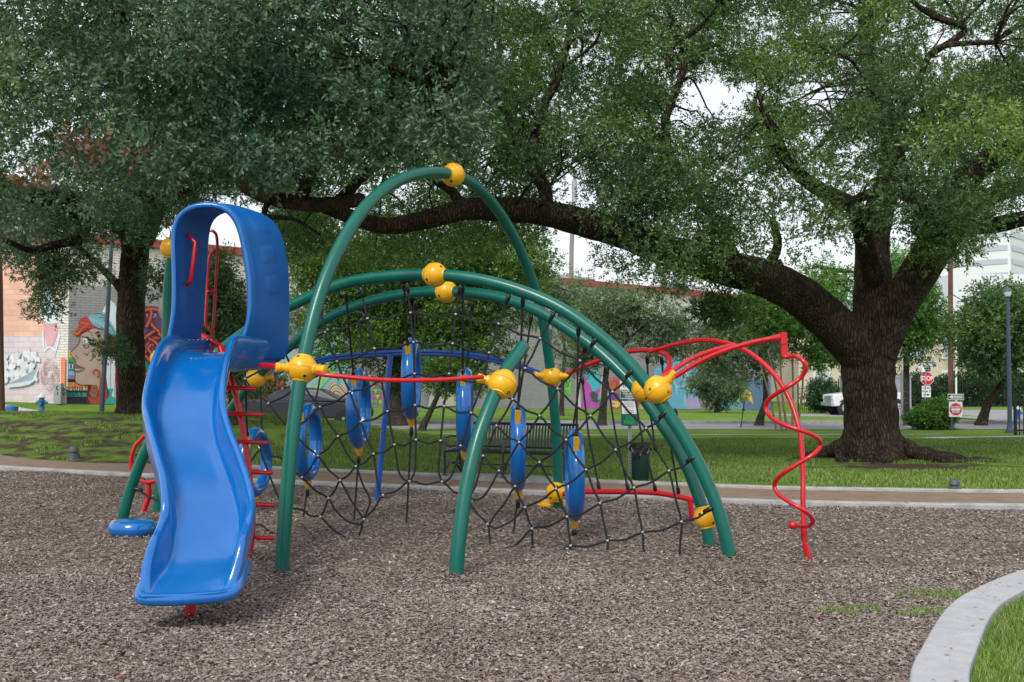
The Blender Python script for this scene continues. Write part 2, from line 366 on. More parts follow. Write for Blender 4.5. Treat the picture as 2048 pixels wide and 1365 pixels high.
M['blades'] = island_mat('grass_blades', [(0, (0.075, 0.145, 0.02)), (0.5, (0.145, 0.255, 0.042)), (0.85, (0.23, 0.34, 0.085)), (1.0, (0.42, 0.38, 0.20))], 0.6)
M['mulchbase'] = mat('mulch_bed', (0.11, 0.08, 0.066), 0.95, col2=(0.26, 0.205, 0.175), vs=45, bump=1.0, bs=70)

# ------------------------------------------------------------------ terrain
def soilmask(x, y):
    """0 = grass; added to noise and thresholded at ~0.95"""
    x = np.asarray(x, float); y = np.asarray(y, float)
    s = 0.45 * sstep(2.5, 7.0, -x) * (1 - sstep(24.5, 27, y)) * sstep(15, 16, y)     # worn mound on the left
    s = np.maximum(s, 0.75 * (1 - sstep(17.6, 19.2, y + 0.2 * np.sin(x * 2))) * sstep(4.8, 6.0, -x) * sstep(14, 15, y))
    s = np.maximum(s, 0.62 * np.exp(-(((x - 7.0) / 2.6) ** 2 + ((y - 18.6) / 1.25) ** 2)))
    s = np.maximum(s, 0.45 * np.exp(-(((x - 1.0) / 6.0) ** 2 + ((y - 15.5 - 0.0 * x) / 0.5) ** 2)))
    return s
def grid_sheet(name, xs, ys, zoff, m, keep=None):
    X, Y = np.meshgrid(xs, ys); Z = H(X, Y) + zoff; V = np.stack([X, Y, Z], -1).reshape(-1, 3); nx = len(xs); F = []
    for j in range(len(ys) - 1):
        for i in range(nx - 1):
            a = j * nx + i
            if keep is None or keep((xs[i] + xs[i + 1]) / 2, (ys[j] + ys[j + 1]) / 2): F.append((a, a + 1, a + nx + 1, a + nx))
    me = bpy.data.meshes.new(name); me.from_pydata(V.tolist(), [], F); me.update()
    at = me.attributes.new('soil', 'FLOAT', 'POINT'); at.data.foreach_set('value', soilmask(V[:, 0], V[:, 1]).astype(np.float32))
    return link(name, me, m)
xs = np.concatenate([np.linspace(-600, -45, 12), np.arange(-40, 40.1, 0.5), np.linspace(45, 600, 12)])
ys = np.concatenate([np.linspace(-60, 2, 10), np.arange(3, 48, 0.5), np.arange(48, 100, 2.0), np.linspace(105, 900, 14)])
tag(grid_sheet('lawn', xs, ys, 0.0, M['lawn']), 'green lawn with worn soil on the left mound', kind='structure')

def sub(pts, n=6): return spline([Vector((p[0], p[1], 0)) for p in pts], n)
def ribbon(name, L, R, zoff, m, label=None, thick=0.0, across=2, kind='structure', n=6):
    L = sub(L, n); R = sub(R, n); b = MB(); rows = []
    for a, c in zip(L, R):
        row = []
        for k in range(across + 1):
            p = a.lerp(c, k / across); row.append((p.x, p.y, gz(p.x, p.y) + zoff))
        if thick:
            a_, c_ = row[0], row[-1]
            row = [(a_[0], a_[1], a_[2] - thick)] + row + [(c_[0], c_[1], c_[2] - thick)]
        rows.append(row)
    b.grid(rows); o = b.build(name, m, recalc=False)
    if label: tag(o, label)
    if kind: o['kind'] = kind
    if thick: bevel(o, 0.012, 2)
    return o
def offs(c, w):
    """offset a plan polyline to its left by w"""
    out = []
    for i, p in enumerate(c):
        a = Vector(c[max(i - 1, 0)]); b = Vector(c[min(i + 1, len(c) - 1)]); t = (b - a).normalized(); out.append((p[0] - t.y * w, p[1] + t.x * w))
    return out
NK = [(-30, 26), (-18, 21.5), (-8.72, 17.75), (-5.64, 16.3), (-2.31, 14.9), (.51, 13.8), (2.62, 12.95), (4.36, 12.55), (6.06, 12.35), (9, 12.2), (13, 12.3), (20, 12.6)]   # near kerb, mulch side
FK = [(-5.2, 18.45), (-3.57, 17.7), (-.98, 16.5), (.85, 15.75), (3.33, 14.75), (5, 14.4), (6.9, 14.15), (10, 14.0), (14, 14.1), (20, 14.4)]
RK = [(1.2, -4), (1.3, 0), (1.5, 3), (1.72, 4.5), (2.01, 5.36), (2.33, 6.0), (2.83, 6.9), (3.29, 7.53), (4.13, 8.4), (5.6, 9.5), (7.4, 10.5), (9.6, 11.3), (13, 11.9)]       # right kerb, mulch side
def leaves_flat(C):
    n = len(C); a = RNG.uniform(0, 2 * pi, n); L = RNG.uniform(.02, .05, n); Wd = L * RNG.uniform(.35, .6, n); V = np.empty((n, 4, 3))
    for i, (u, v) in enumerate(((-.5, 0), (0, -.5), (.5, 0), (.05, .5))):
        V[:, i, 0] = C[:, 0] + np.cos(a) * L * u - np.sin(a) * Wd * v; V[:, i, 1] = C[:, 1] + np.sin(a) * L * u + np.cos(a) * Wd * v; V[:, i, 2] = C[:, 2] + RNG.uniform(0, .012, n)
    return V.reshape(-1, 3)
# mulch bed
def mulch_inside(x, y):
    x = np.asarray(x, float); y = np.asarray(y, float)
    nk = sub(NK, 6); far = np.interp(x, [p.x for p in nk], [p.y for p in nk])
    rk = sub(RK, 6); right = np.interp(y, [p.y for p in rk], [p.x for p in rk])
    return (y < far - 0.0) & (x < right)
nk = sub(NK, 4); rk = sub(RK, 4)
poly = [(p.x, p.y) for p in nk if p.x < 12.9] + [(p.x, p.y) for p in reversed(rk)] + [(-30, -4)]
bm = bmesh.new(); vs = [bm.verts.new((x, y, 0.012)) for x, y in poly]; bm.faces.new(vs); bmesh.ops.triangulate(bm, faces=bm.faces)
me = bpy.data.meshes.new('mulch'); bm.to_mesh(me); bm.free()
for p in me.vertices: pass
tag(link('mulch_ground', me, M['mulchbase'], smooth=False), 'brown wood chip mulch bed of the playground', kind='structure')
# loose chips lying on the bed
def chips(n, x0, x1, y0, y1, l0, l1):
    x = RNG.uniform(x0, x1, n); y = y0 + (y1 - y0) * RNG.random(n) ** 1.0
    k = mulch_inside(x, y) & (np.abs(x / np.maximum(y, 1)) < 0.72); x = x[k]; y = y[k]; n = len(x)
    z = 0.013 + RNG.random(n) * 0.010 + 0.012 * (np.sin(x * 3.1) * np.sin(y * 2.7) + 1) + 0.03 * np.exp(-(((x + 2.0) / .5) ** 2 + ((y - 6.2) / .35) ** 2) * 3) * np.sin(x * 9) ** 2
    a = RNG.uniform(0, pi, n); L = RNG.uniform(l0, l1, n); Wd = L * RNG.uniform(0.18, 0.5, n); tx = RNG.normal(0, 0.22, n); ty = RNG.normal(0, 0.28, n)
    dx, dy = np.cos(a), np.sin(a); V = np.empty((n, 4, 3))
    for i, (u, v) in enumerate(((-.5, -.42), (.42, -.5), (.5, .4), (-.4, .5))):
        V[:, i, 0] = x + dx * L * u - dy * Wd * v; V[:, i, 1] = y + dy * L * u + dx * Wd * v
        V[:, i, 2] = z + L * u * tx + Wd * v * ty
    return V.reshape(-1, 3)
CH = np.concatenate([chips(330000, -4.5, 4.8, 4.7, 8.5, 0.008, 0.036), chips(380000, -9, 9.5, 8.3, 17.5, 0.012, 0.040)])
FEET = [(-1.81, 8.3), (-.437, 8.17), (1.88, 9.05), (1.81, 9.6), (-4.14, 11.15), (2.51, 8.86), (-2.02, 6.72), (-2.25, 9.05), (-4.03, 12.0), (1.93, 11.3)]
hp = []
for (fx_, fy_) in FEET:
    n_ = 500; a_ = RNG.uniform(0, 2 * pi, n_); r_ = .05 + .16 * RNG.random(n_) ** 1.3; x_ = fx_ + r_ * np.cos(a_); y_ = fy_ + r_ * np.sin(a_); z_ = .03 + .045 * np.exp(-(r_ - .05) / .05) * (.6 + .4 * np.sin(a_ * 2 + fx_)); b_ = RNG.uniform(0, pi, n_); L_ = RNG.uniform(.01, .034, n_); w_ = L_ * .35; V_ = np.empty((n_, 4, 3))
    for i, (u, v) in enumerate(((-.5, -.42), (.42, -.5), (.5, .4), (-.4, .5))): V_[:, i, 0] = x_ + np.cos(b_) * L_ * u - np.sin(b_) * w_ * v; V_[:, i, 1] = y_ + np.sin(b_) * L_ * u + np.cos(b_) * w_ * v; V_[:, i, 2] = z_ + RNG.normal(0, .004, n_)
    hp.append(V_.reshape(-1, 3))
CH = np.concatenate([CH] + hp)
tag(quads_mesh('wood_chips', CH, M['chips']), 'loose grey brown wood chips covering the playground bed', 'mulch', kind='stuff')
n_ = 520; fx = RNG.uniform(-8, 8, n_); fy = RNG.uniform(4.9, 17, n_); kk = mulch_inside(fx, fy); fx = fx[kk]; fy = fy[kk]
FL = np.stack([fx, fy, np.full(len(fx), .035)], -1); tag(quads_mesh('fallen_leaves', leaves_flat(FL), M['litter']), 'dry orange and pale fallen leaves scattered over the mulch', 'leaf litter', kind='stuff')
# path, kerbs
ribbon('path', offs(NK, 0.10), [(-30, 33), (-18, 25), (-9, 19.8)] + FK[0:0] + [(-6.6, 19.0), (-3.57, 17.75), (-.98, 16.55), (.85, 15.8), (3.33, 14.8), (5, 14.45), (6.9, 14.2), (12.0, 14.05), (20, 14.45)], 0.016, M['path'], across=4)
ribbon('kerb', NK, offs(NK, 0.17), 0.075, M['kerb'], thick=0.08, across=1, n=10)
ribbon('kerb', FK, offs(FK, 0.15), 0.055, M['kerb'], thick=0.07, across=1, n=10)
kr = ribbon('kerb', [p for p in offs(RK, -0.275)], RK, 0.06, M['concrete'], thick=0.09, across=1, n=10)
def joints(name, C, w, z, step, label):
    L_ = sub(C, 10); R2 = sub(offs(C, w), 10); b = MB(); acc = 0
    for i in range(1, min(len(L_), len(R2))):
        acc += (L_[i] - L_[i - 1]).length
        if acc > step and abs(L_[i].x) < 12 and L_[i].y > 3:
            acc = 0; a = L_[i]; c = R2[i]; t_ = (L_[i] - L_[i - 1]).normalized() * .004; h = Vector((0, 0, gz(a.x, a.y) + z)); b.add([a - t_ + h, a + t_ + h, c + t_ + h, c - t_ + h], [(0, 1, 2, 3)])
    o = b.build(name, M['dark'], smooth=False); o['kind'] = 'structure'; o['label'] = label
joints('kerb_joints', NK, .17, .0795, 2.4, 'narrow dark joints across the near path kerb'); joints('kerb_joints', FK, .15, .0595, 2.4, 'narrow dark joints across the far path kerb')
sp_ = MB(); rg_ = random.Random(8); rkk = sub(RK, 10)
for i in range(46):
    q = rkk[rg_.randrange(20, len(rkk) - 20)]; q2 = Vector((q.x + rg_.uniform(.03, .25), q.y - rg_.uniform(.0, .12), .0655)); a = rg_.uniform(0, 3); L_ = rg_.uniform(.008, .022)
    sp_.add([q2 + Vector((cos(a) * L_, sin(a) * L_, 0)), q2 + Vector((-sin(a) * L_ * .4, cos(a) * L_ * .4, 0)), q2 - Vector((cos(a) * L_, sin(a) * L_, -.004)), q2 + Vector((sin(a) * L_ * .4, -cos(a) * L_ * .4, 0))], [(0, 1, 2, 3)])
tag(sp_.build('mulch_crumbs', M['chips'], smooth=False), 'dark mulch crumbs on the pale right kerb', 'mulch', kind='stuff')
# bench pad
pad = MB().box((0.10, 15.95, 0.035), (2.3, 0.62, 0.07), rz=-0.40).build('pavement', M['kerb'], smooth=False); tag(pad, kind='structure')
# road, far kerb, side street, sidewalk
RX = [-60, -40, -24, -12, -4, 4, 12, 20, 28, 60]
ribbon('road', [(x, 35.2) for x in RX], [(x, 39.6) for x in RX], 0.012, M['asphalt'], n=8)
ribbon('kerb', [(x, 39.6) for x in RX], [(x, 39.85) for x in RX], 0.12, M['kerb'], thick=0.13, across=1)
ribbon('pavement', [(-2.2, 30.6), (1, 30.9), (6, 31.2), (13, 31.6)], [(-2.2, 31.1), (1, 31.3), (6, 31.55), (13, 31.9)], 0.012, M['concrete'])
ribbon('road', [(14, 52.5), (20, 52), (30, 51), (60, 50)], [(14, 60), (20, 60), (30, 60), (60, 60)], 0.010, M['asphalt'])
ribbon('road', [(19.6, 39.9), (19.8, 44), (19.6, 48), (18.6, 52.3)], [(23.5, 39.9), (24, 44), (24.6, 48), (26, 52.3)], 0.011, M['asphalt'])
ribbon('pavement', [(10.4, 28.2), (13, 29.8), (20, 31.5)], [(11.0, 27.9), (13.6, 29.3), (20, 30.8)], 0.012, M['concrete'])
ribbon('pavement', [(-34, 41.0), (-26, 41.3), (-19, 41.6), (-12, 43.5)], [(-34, 41.35), (-26, 41.65), (-19, 41.95), (-12, 43.85)], 0.03, M['concrete'], n=14)

# grass blades
def blades(name, n, x0, x1, y0, y1, h0, h1, w, cond=None, up=0.0):
    x = RNG.uniform(x0, x1, n); y = RNG.uniform(y0, y1, n); k = np.abs(x / np.maximum(y, 1)) < 0.66
    if cond is not None: k &= cond(x, y)
    x = x[k]; y = y[k]; n = len(x); z = H(x, y) + up; a = RNG.uniform(0, 2 * pi, n); h = RNG.uniform(h0, h1, n)
    lx = RNG.normal(0, 0.35, n) * h; ly = RNG.normal(0, 0.35, n) * h; V = np.empty((n, 3, 3))
    V[:, 0] = np.stack([x - np.cos(a) * w, y - np.sin(a) * w, z], -1); V[:, 1] = np.stack([x + np.cos(a) * w, y + np.sin(a) * w, z], -1)
    V[:, 2] = np.stack([x + lx, y + ly, z + h], -1)
    return V.reshape(-1, 3)
def pn(x, y):      # cheap patchy noise
    return (np.sin(x * 2.3 + 1.3 * np.sin(y * 1.9)) + np.sin(y * 3.1 + 1.7 * np.sin(x * 2.7 + 1)) + np.sin(x * 5.3 + y * 4.1)) / 6 + 0.5
def near_lawn(x, y):
    r2 = sub(offs(RK, -0.285), 6); right = np.interp(y, [p.y for p in r2], [p.x for p in r2]); return (x > right) & (y < 12)
def far_lawn(x, y):
    fk = sub([(-30, 33), (-18, 24.5), (-9, 19.6), (-6.6, 18.9)] + FK[1:], 6); lim = np.interp(x, [p.x for p in fk], [p.y for p in fk])
    return (y > lim + 0.18) & (soilmask(x, y) + pn(x, y) * 0.55 + 0.2 < 0.80)
B = np.concatenate([
    blades('a', 90000, 2.0, 4.6, 4.8, 9.5, 0.025, 0.06, 0.0035, near_lawn),
    blades('b', 330000, -14, 14, 14.5, 28, 0.03, 0.065, 0.008, far_lawn),
    blades('c', 26000, 1.6, 3.4, 6.3, 8.2, 0.02, 0.045, 0.003, lambda x, y: mulch_inside(x, y) & ((((x - 2.95) / .28) ** 2 + ((y - 7.45) / .2) ** 2 < 1) | ((((x - 2.45) / .5) ** 2 + ((y - 6.95) / .14) ** 2 < 1) & (pn(x * 4, y * 4) > .35))), up=.02)])
tag(quads_mesh('grass', B, M['blades'], k=3), 'short green grass blades of the lawns', 'grass', kind='stuff')

# ------------------------------------------------------------------ foliage
def leaves(C, R, ns, k, ll, lw, seed, droop=0.15):
    """sprigs of k leaves around the clump centres C with radii R"""
    r = np.random.default_rng(seed); C = np.repeat(np.asarray(C, float), ns, 0); Rr = np.repeat(np.asarray(R, float), ns)
    n = len(C); d = r.normal(size=(n, 3)); d /= np.linalg.norm(d, axis=1)[:, None]
    base = C + d * (Rr * r.random(n) ** 0.45)[:, None] * np.array([1, 1, 0.8])
    sdir = d + 0.55 * r.normal(size=(n, 3)) + np.array([0, 0, 0.15]); sdir /= np.linalg.norm(sdir, axis=1)[:, None]
    up = r.normal(size=(n, 3)); s1 = np.cross(sdir, up); s1 /= np.linalg.norm(s1, axis=1)[:, None]; s2 = np.cross(sdir, s1)
    out = []
    slen = ll * 2.0
    for j in range(k):
        f = (j + 0.5) / k; ang = 2.4 * j + r.uniform(0, 1.5, n); per = s1 * np.cos(ang)[:, None] + s2 * np.sin(ang)[:, None]
        p = base + sdir * (slen * f * r.uniform(0.8, 1.2, n))[:, None]
        ld = sdir * (0.35 + 0.9 * f) + per * (1.1 - 0.5 * f); ld[:, 2] -= droop; ld /= np.linalg.norm(ld, axis=1)[:, None]
        nn = np.cross(ld, per + 0.6 * r.normal(size=(n, 3))); nn /= np.linalg.norm(nn, axis=1)[:, None] + 1e-9
        L = ll * r.uniform(0.7, 1.25, n); Wd = lw * r.uniform(0.8, 1.2, n)
        V = np.empty((n, 4, 3)); V[:, 0] = p; V[:, 1] = p + ld * (L * 0.5)[:, None] + nn * Wd[:, None] / 2
        V[:, 2] = p + ld * L[:, None]; V[:, 3] = p + ld * (L * 0.5)[:, None] - nn * Wd[:, None] / 2
        out.append(V)
    return np.concatenate(out).reshape(-1, 3)
def barkrough(amp, seed=0):
    def f(i, a, p): return 1 + amp * (sin(3 * a + p.z * 2.3 + seed) * 0.6 + sin(7 * a - p.z * 5.1 + p.x * 3) * 0.3 + sin(i * 1.7 + a * 2) * 0.35)
    return f
def tree(name, label, base, limbs, C, R, ns, k, ll, lw, lmat, bmat, seed, group=None, cat='tree', twigs=True, extra=None, nseg=14):
    t = empty(name, base, label, cat, group); b = MB(); pool = []
    for pts, r0, r1, *o in limbs:
        sp = spline(pts, 6); n = len(sp); rr = [r0 + (r1 - r0) * (i / (n - 1)) ** 0.8 for i in range(n)]
        if o:                                    # flared foot
            for i in range(n):
                zz = sp[i].z - base[2]; rr[i] += o[0] * math.exp(-max(zz, 0) / 0.28)
        b.tube(sp, rr, nseg, rough=barkrough(0.07, seed)); pool += sp[2:]
    if extra: extra(b)
    if twigs and pool and len(C):
        PA = np.array([list(p) for p in pool]); rg = random.Random(seed)
        for c in C[:: (1 if len(C) < 260 else 2)]:
            i = int(np.argmin(((PA - np.array(c)) ** 2).sum(1))); a = Vector(PA[i]); c_ = Vector(c)
            if (c_ - a).length < 0.15 or (c_ - a).length > 2.6: continue
            w = (c_ - a).length * 0.13
            m1 = a.lerp(c_, 0.35) + Vector((rg.uniform(-w, w), rg.uniform(-w, w), rg.uniform(0, w))); m2 = a.lerp(c_, 0.7) + Vector((rg.uniform(-w, w), rg.uniform(-w, w), rg.uniform(-w, w)))
            r_ = min(0.032, 0.010 + 0.008 * (c_ - a).length)
            sp = spline([a, m1, m2, c_], 3); b.tube(sp, [r_ * (1 - 0.75 * q / (len(sp) - 1)) for q in range(len(sp))], 4, caps=False)
    b.build('trunk', bmat, t)
    if len(C):
        cr = quads_mesh('crown', leaves(C, R, ns, k, ll, lw, seed), lmat, t)
    return t
def blob(n, cx, cy, dpt, rx, ry, rd, seed, surf=0.5, gaps=()):
    """clump centres in an ellipsoid given in picture pixels at depth dpt"""
    r = np.random.default_rng(seed); out = []
    while len(out) < n:
        v = r.normal(size=3); v /= np.linalg.norm(v); v *= r.random() ** surf
        px = cx + v[0] * rx; py = cy + v[1] * ry
        if any(((px - g[0]) / g[2]) ** 2 + ((py - g[1]) / g[3]) ** 2 < 1 for g in gaps): continue
        out.append(P(px, py, dpt + v[2] * rd))
    return out
def canopy(n, x0, x1, top, bottom, d0, d1, gaps, seed, dens=None, sharp=1.0, left=None):
    """clump centres above the lower outline 'bottom' (px -> py), clear of the sky gaps"""
    r = np.random.default_rng(seed); out = []; bx = [q[0] for q in bottom]; by = [q[1] for q in bottom]
    while len(out) < n:
        px = r.uniform(x0, x1); lim = np.interp(px, bx, by); py = lim - (lim - top) * r.random() ** sharp
        d = r.uniform(d0, d1)
        if any(((px - g[0]) / g[2]) ** 2 + ((py - g[1]) / g[3]) ** 2 < 1 for g in gaps): continue
        if dens is not None and r.random() > dens(px, py): continue
        out.append(P(px, py, d))
    return out
def rads(n, a, b, seed): return np.random.default_rng(seed).uniform(a, b, n)

GAPS = [(1142, 410, 42, 60), (1135, 500, 75, 42), (1412, 190, 62, 42), (1640, 190, 42, 36), (1890, 95, 45, 26), (1985, 110, 30, 22), (493, 398, 46, 22), (72, 268, 26, 18), (1300, 120, 22, 20),
        (1350, 235, 30, 16), (1000, 105, 18, 20), (1160, 560, 60, 22), (2000, 520, 90, 55), (1240, 590, 90, 20), (1500, 170, 26, 20), (1090, 200, 18, 16)]
GP = [(a, b, c + 12, d + 12) for a, b, c, d in GAPS]
# --- the big live oak on the right
ob = GT(1745, 918); OB = (ob.x, ob.y, gz(ob.x, ob.y)); D = ob.y
def pl(l): return [P(*q) for q in l]
oak_limbs = [
    ([Vector((OB[0] - .02, D, OB[2] - .25)), P(1744, 880, D), P(1738, 800, D), P(1736, 735, D), P(1745, 680, D)], .49, .50, .29),
    (pl([(1742, 720, D), (1705, 690, D - .1), (1655, 640, D - .3), (1590, 585, D - .6), (1510, 550, D - .9), (1430, 530, D - 1.2), (1345, 505, D - 1.6), (1250, 468, D - 2.0), (1165, 445, D - 2.4), (1080, 425, D - 2.8), (1000, 420, D - 3.1), (930, 420, D - 3.4), (850, 440, D - 3.6), (770, 452, D - 3.8), (690, 430, D - 4), (620, 405, D - 4.2), (540, 395, D - 4.3)]), .48, .07),
    (pl([(1745, 720, D), (1748, 640, D), (1745, 560, D + .1), (1745, 480, D + .3), (1765, 400, D + .6), (1785, 330, D + 1), (1775, 240, D + 1.5), (1740, 130, D + 2), (1730, 0, D + 2.5), (1720, -200, D + 3)]), .46, .12),
    (pl([(1752, 700, D - .1), (1790, 625, D - .3), (1825, 560, D - .6), (1860, 490, D - .9), (1900, 400, D - 1.2), (1960, 335, D - 1.5), (2040, 290, D - 1.8), (2160, 220, D - 2.2)]), .42, .16),
    (pl([(1775, 660, D), (1815, 600, D + .2), (1870, 520, D + .4), (1920, 440, D + .6), (1990, 390, D + .8), (2080, 360, D + 1), (2250, 300, D + 1.4)]), .30, .14),
    (pl([(1850, 480, D - .8), (1920, 455, D - 1.4), (1990, 450, D - 2.0), (2060, 435, D - 2.6), (2200, 410, D - 3.4)]), .19, .12),
    (pl([(1745, 560, D - .2), (1725, 470, D - .9), (1710, 415, D - 1.6), (1650, 385, D - 2.2), (1600, 350, D - 2.8), (1565, 305, D - 3.3), (1552, 265, D - 3.7), (1528, 235, D - 4.0)]), .20, .065),
    (pl([(1860, 480, D - 1), (1880, 440, D - 1.8), (1820, 395, D - 2.6), (1770, 380, D - 3.2), (1720, 395, D - 3.6)]), .16, .08),
    (pl([(1820, 385, D - 2.6), (1810, 330, D - 2.8), (1790, 260, D - 3.0), (1835, 165, D - 3.2), (1860, 110, D - 3.4), (1900, 90, D - 3.5), (1990, 85, D - 3.6)]), .075, .04),
    (pl([(1860, 110, D - 3.4), (1930, 60, D - 3.4), (1870, 35, D - 3.6), (1830, 5, D - 3.8), (1815, -40, D - 4)]), .06, .03),
    (pl([(1795, 260, D - 3.0), (1720, 145, D - 3.3), (1700, 120, D - 3.5), (1670, 105, D - 3.7)]), .045, .02),
    (pl([(1700, 255, D - 1.8), (1740, 255, D - 1.6), (1800, 255, D - 1.4), (1880, 262, D - 1.2), (1960, 262, D - 1)]), .05, .07),
    (pl([(1700, 255, D - 1.8), (1670, 255, D - 1.9), (1650, 280, D - 2.0), (1620, 310, D - 2.2)]), .05, .03),
    (pl([(1540, 565, D - .8), (1535, 540, D - .8), (1555, 490, D - .7), (1545, 440, D - .5)]), .15, .06),
    (pl([(1568, 580, D - .7), (1570, 550, D - .7), (1556, 520, D - .7)]), .055, .05),
    (pl([(1090, 425, D - 2.8), (1090, 380, D - 2.7), (1065, 330, D - 2.5), (1075, 240, D - 2.3), (1120, 140, D - 2.0), (1150, 20, D - 1.7)]), .14, .06),
    (pl([(1070, 310, D - 2.5), (1020, 240, D - 2.2), (985, 170, D - 2), (1000, 90, D - 1.8), (960, 20, D - 1.6)]), .09, .04),
    (pl([(930, 420, D - 3.4), (900, 380, D - 3.2), (850, 350, D - 3), (780, 300, D - 2.8)]), .10, .04),
    (pl([(1000, 300, D - 1.5), (1060, 285, D - 1.7), (1100, 258, D - 1.9), (1150, 262, D - 2.0)]), .05, .025),
    (pl([(1480, 540, D - 1.0), (1430, 440, D - 1.2), (1360, 350, D - 1.4), (1330, 250, D - 1.6), (1370, 120, D - 1.8), (1330, 0, D - 2)]), .12, .05),
    (pl([(1335, 130, D - 1.8), (1345, 95, D - 1.9), (1400, 55, D - 2.1), (1440, 10, D - 2.3)]), .05, .04)]
oakC = canopy(1050, 940, 2300, -330, [(980, 300), (1050, 400), (1110, 430), (1190, 430), (1240, 560), (1320, 560), (1420, 520), (1500, 520), (1600, 490), (1690, 470), (1760, 430), (1900, 540), (1960, 560), (2000, 420), (2300, 380)], D - 5, D + 4.5, GP, 3,
              dens=lambda x, y: 0.55 if y < 60 else (1.0 if x > 1230 else .85), sharp=0.85)
oakC += canopy(70, 1180, 1480, 300, [(1180, 560), (1250, 610), (1350, 590), (1480, 560)], D - 3.4, D - 1.6, GP, 4)
oakC += canopy(300, 1300, 2150, -80, [(1300, 330), (1600, 330), (1850, 380), (2150, 300)], D - 1.5, D + 5, GP, 46, sharp=.8)
oakC += canopy(260, 900, 1330, -80, [(900, 330), (1050, 370), (1110, 340), (1330, 400)], D - 1.6, D + 4, GP, 44) + canopy(110, 480, 1080, 330, [(480, 400), (560, 440), (700, 500), (850, 500), (1000, 470), (1080, 420)], D - 2.6, D + 4, GP, 45)
oakC += canopy(90, 560, 1080, 440, [(560, 480), (700, 520), (900, 530), (1080, 480)], D - 1, D + 5, GP, 47)
oakC += blob(26, 1890, 470, D - 2.2, 80, 70, .8, 5) + blob(16, 1445, 640, D - 1.5, 50, 40, .4, 51, gaps=[(1445, 690, 90, 55)])
def oak_roots(b):
    rg = random.Random(5)
    for i in range(17):
        a = i * 2 * pi / 17 + rg.uniform(-.12, .12); L = rg.uniform(.7, 1.35); 
        if cos(a) > .55: L *= 1.5
        if cos(a) < -.55: L *= 1.2
        pts = []
        for j in range(7):
            f = j / 6; rad = .42 + L * f; aa = a + .25 * sin(f * 5 + i)
            x = OB[0] + cos(aa) * rad; y = OB[1] + sin(aa) * rad * .8
            z = OB[2] + .34 * (1 - f) ** 3 + .03 * sin(j * 2.1 + i) * (f > .2) - .05 * f * f
            pts.append((x, y, z))
        sp = spline(pts, 4); b.tube(sp, [.17 * (1 - .75 * q / (len(sp) - 1)) * (1 + .18 * sin(q * 1.3 + i)) for q in range(len(sp))], 8)
oak = tree('live_oak', 'massive old live oak with dark flared trunk and long low limb reaching left', OB, oak_limbs, oakC, rads(len(oakC), .25, .52, 2), 44, 8, .064, .028, M['leaf2'], M['bark'], 21, extra=oak_roots, nseg=20)
# pale fresh sprigs hanging in on the far right
o2 = quads_mesh('foliage_spray', leaves(blob(9, 1990, 245, D - 6, 90, 55, .4, 77) + blob(3, 1870, 280, D - 6, 30, 14, .2, 78), [.26] * 12, 20, 7, .085, .036, 79), M['leafp'], oak)
# --- left live oak
lb = GT(262, 829); LBs = (lb.x, lb.y, lb.z); DL = lb.y
left_limbs = [
    ([Vector((LBs[0], DL, LBs[2] - .2)), P(262, 780, DL), P(262, 700, DL), P(262, 600, DL), P(268, 520, DL), P(275, 455, DL)], .32, .34, .08),
    (pl([(275, 470, DL), (245, 440, DL - .8), (190, 420, DL - 2), (120, 400, DL - 3.5), (50, 385, DL - 5), (-40, 350, DL - 7), (-160, 300, DL - 9)]), .46, .14),
    (pl([(278, 470, DL), (300, 420, DL - .8), (335, 385, DL - 2), (365, 370, DL - 3.5), (420, 340, DL - 5.5), (520, 330, DL - 8), (640, 230, DL - 10)]), .44, .12),
    (pl([(275, 460, DL), (270, 380, DL - 1.5), (240, 300, DL - 4), (230, 180, DL - 7), (250, 0, DL - 10)]), .34, .1),
    (pl([(262, 610, DL), (235, 570, DL - .2), (205, 540, DL - .4), (170, 505, DL - .7), (140, 480, DL - 1)]), .13, .05),
    (pl([(160, 480, DL - 3), (110, 490, DL - 3.4), (60, 500, DL - 4), (10, 480, DL - 5)]), .12, .05),
    (pl([(360, 370, DL - 4), (450, 330, DL - 6.5), (500, 375, DL - 8), (560, 400, DL - 9), (640, 410, DL - 10.5), (720, 400, DL - 12)]), .22, .09),
    (pl([(600, 405, DL - 10), (620, 350, DL - 10.5), (640, 300, DL - 11), (610, 260, DL - 11.5), (560, 180, DL - 12)]), .11, .04),
    (pl([(680, 400, DL - 11), (740, 340, DL - 12), (830, 280, DL - 13), (900, 200, DL - 14)]), .09, .03),
    (pl([(545, 390, DL - 9), (530, 430, DL - 9), (590, 440, DL - 9.5), (640, 470, DL - 10)]), .06, .02)]
leftC = canopy(760, -260, 960, -330, [(-260, 470), (0, 440), (100, 370), (200, 380), (300, 350), (400, 340), (480, 350), (560, 330), (640, 350), (760, 330), (850, 345), (930, 310), (975, 200)], DL - 16, DL - 8, GP, 6, sharp=0.95)
leftC += canopy(90, 330, 960, 120, [(330, 350), (480, 350), (560, 340), (760, 350), (930, 330)], DL - 15, DL - 9, GP, 62)
leftC += canopy(170, -200, 560, 300, [(-200, 560), (0, 560), (130, 470), (230, 460), (330, 440), (560, 400)], DL - 5, DL + 2, GP, 7)
leftC += canopy(80, -160, 330, 400, [(-160, 520), (60, 500), (200, 490), (330, 470)], DL - 4, DL + 2, [], 64)
leftC += canopy(60, 260, 620, 330, [(260, 440), (400, 400), (470, 390), (560, 460), (620, 450)], DL - 3, DL + 2, [], 63)
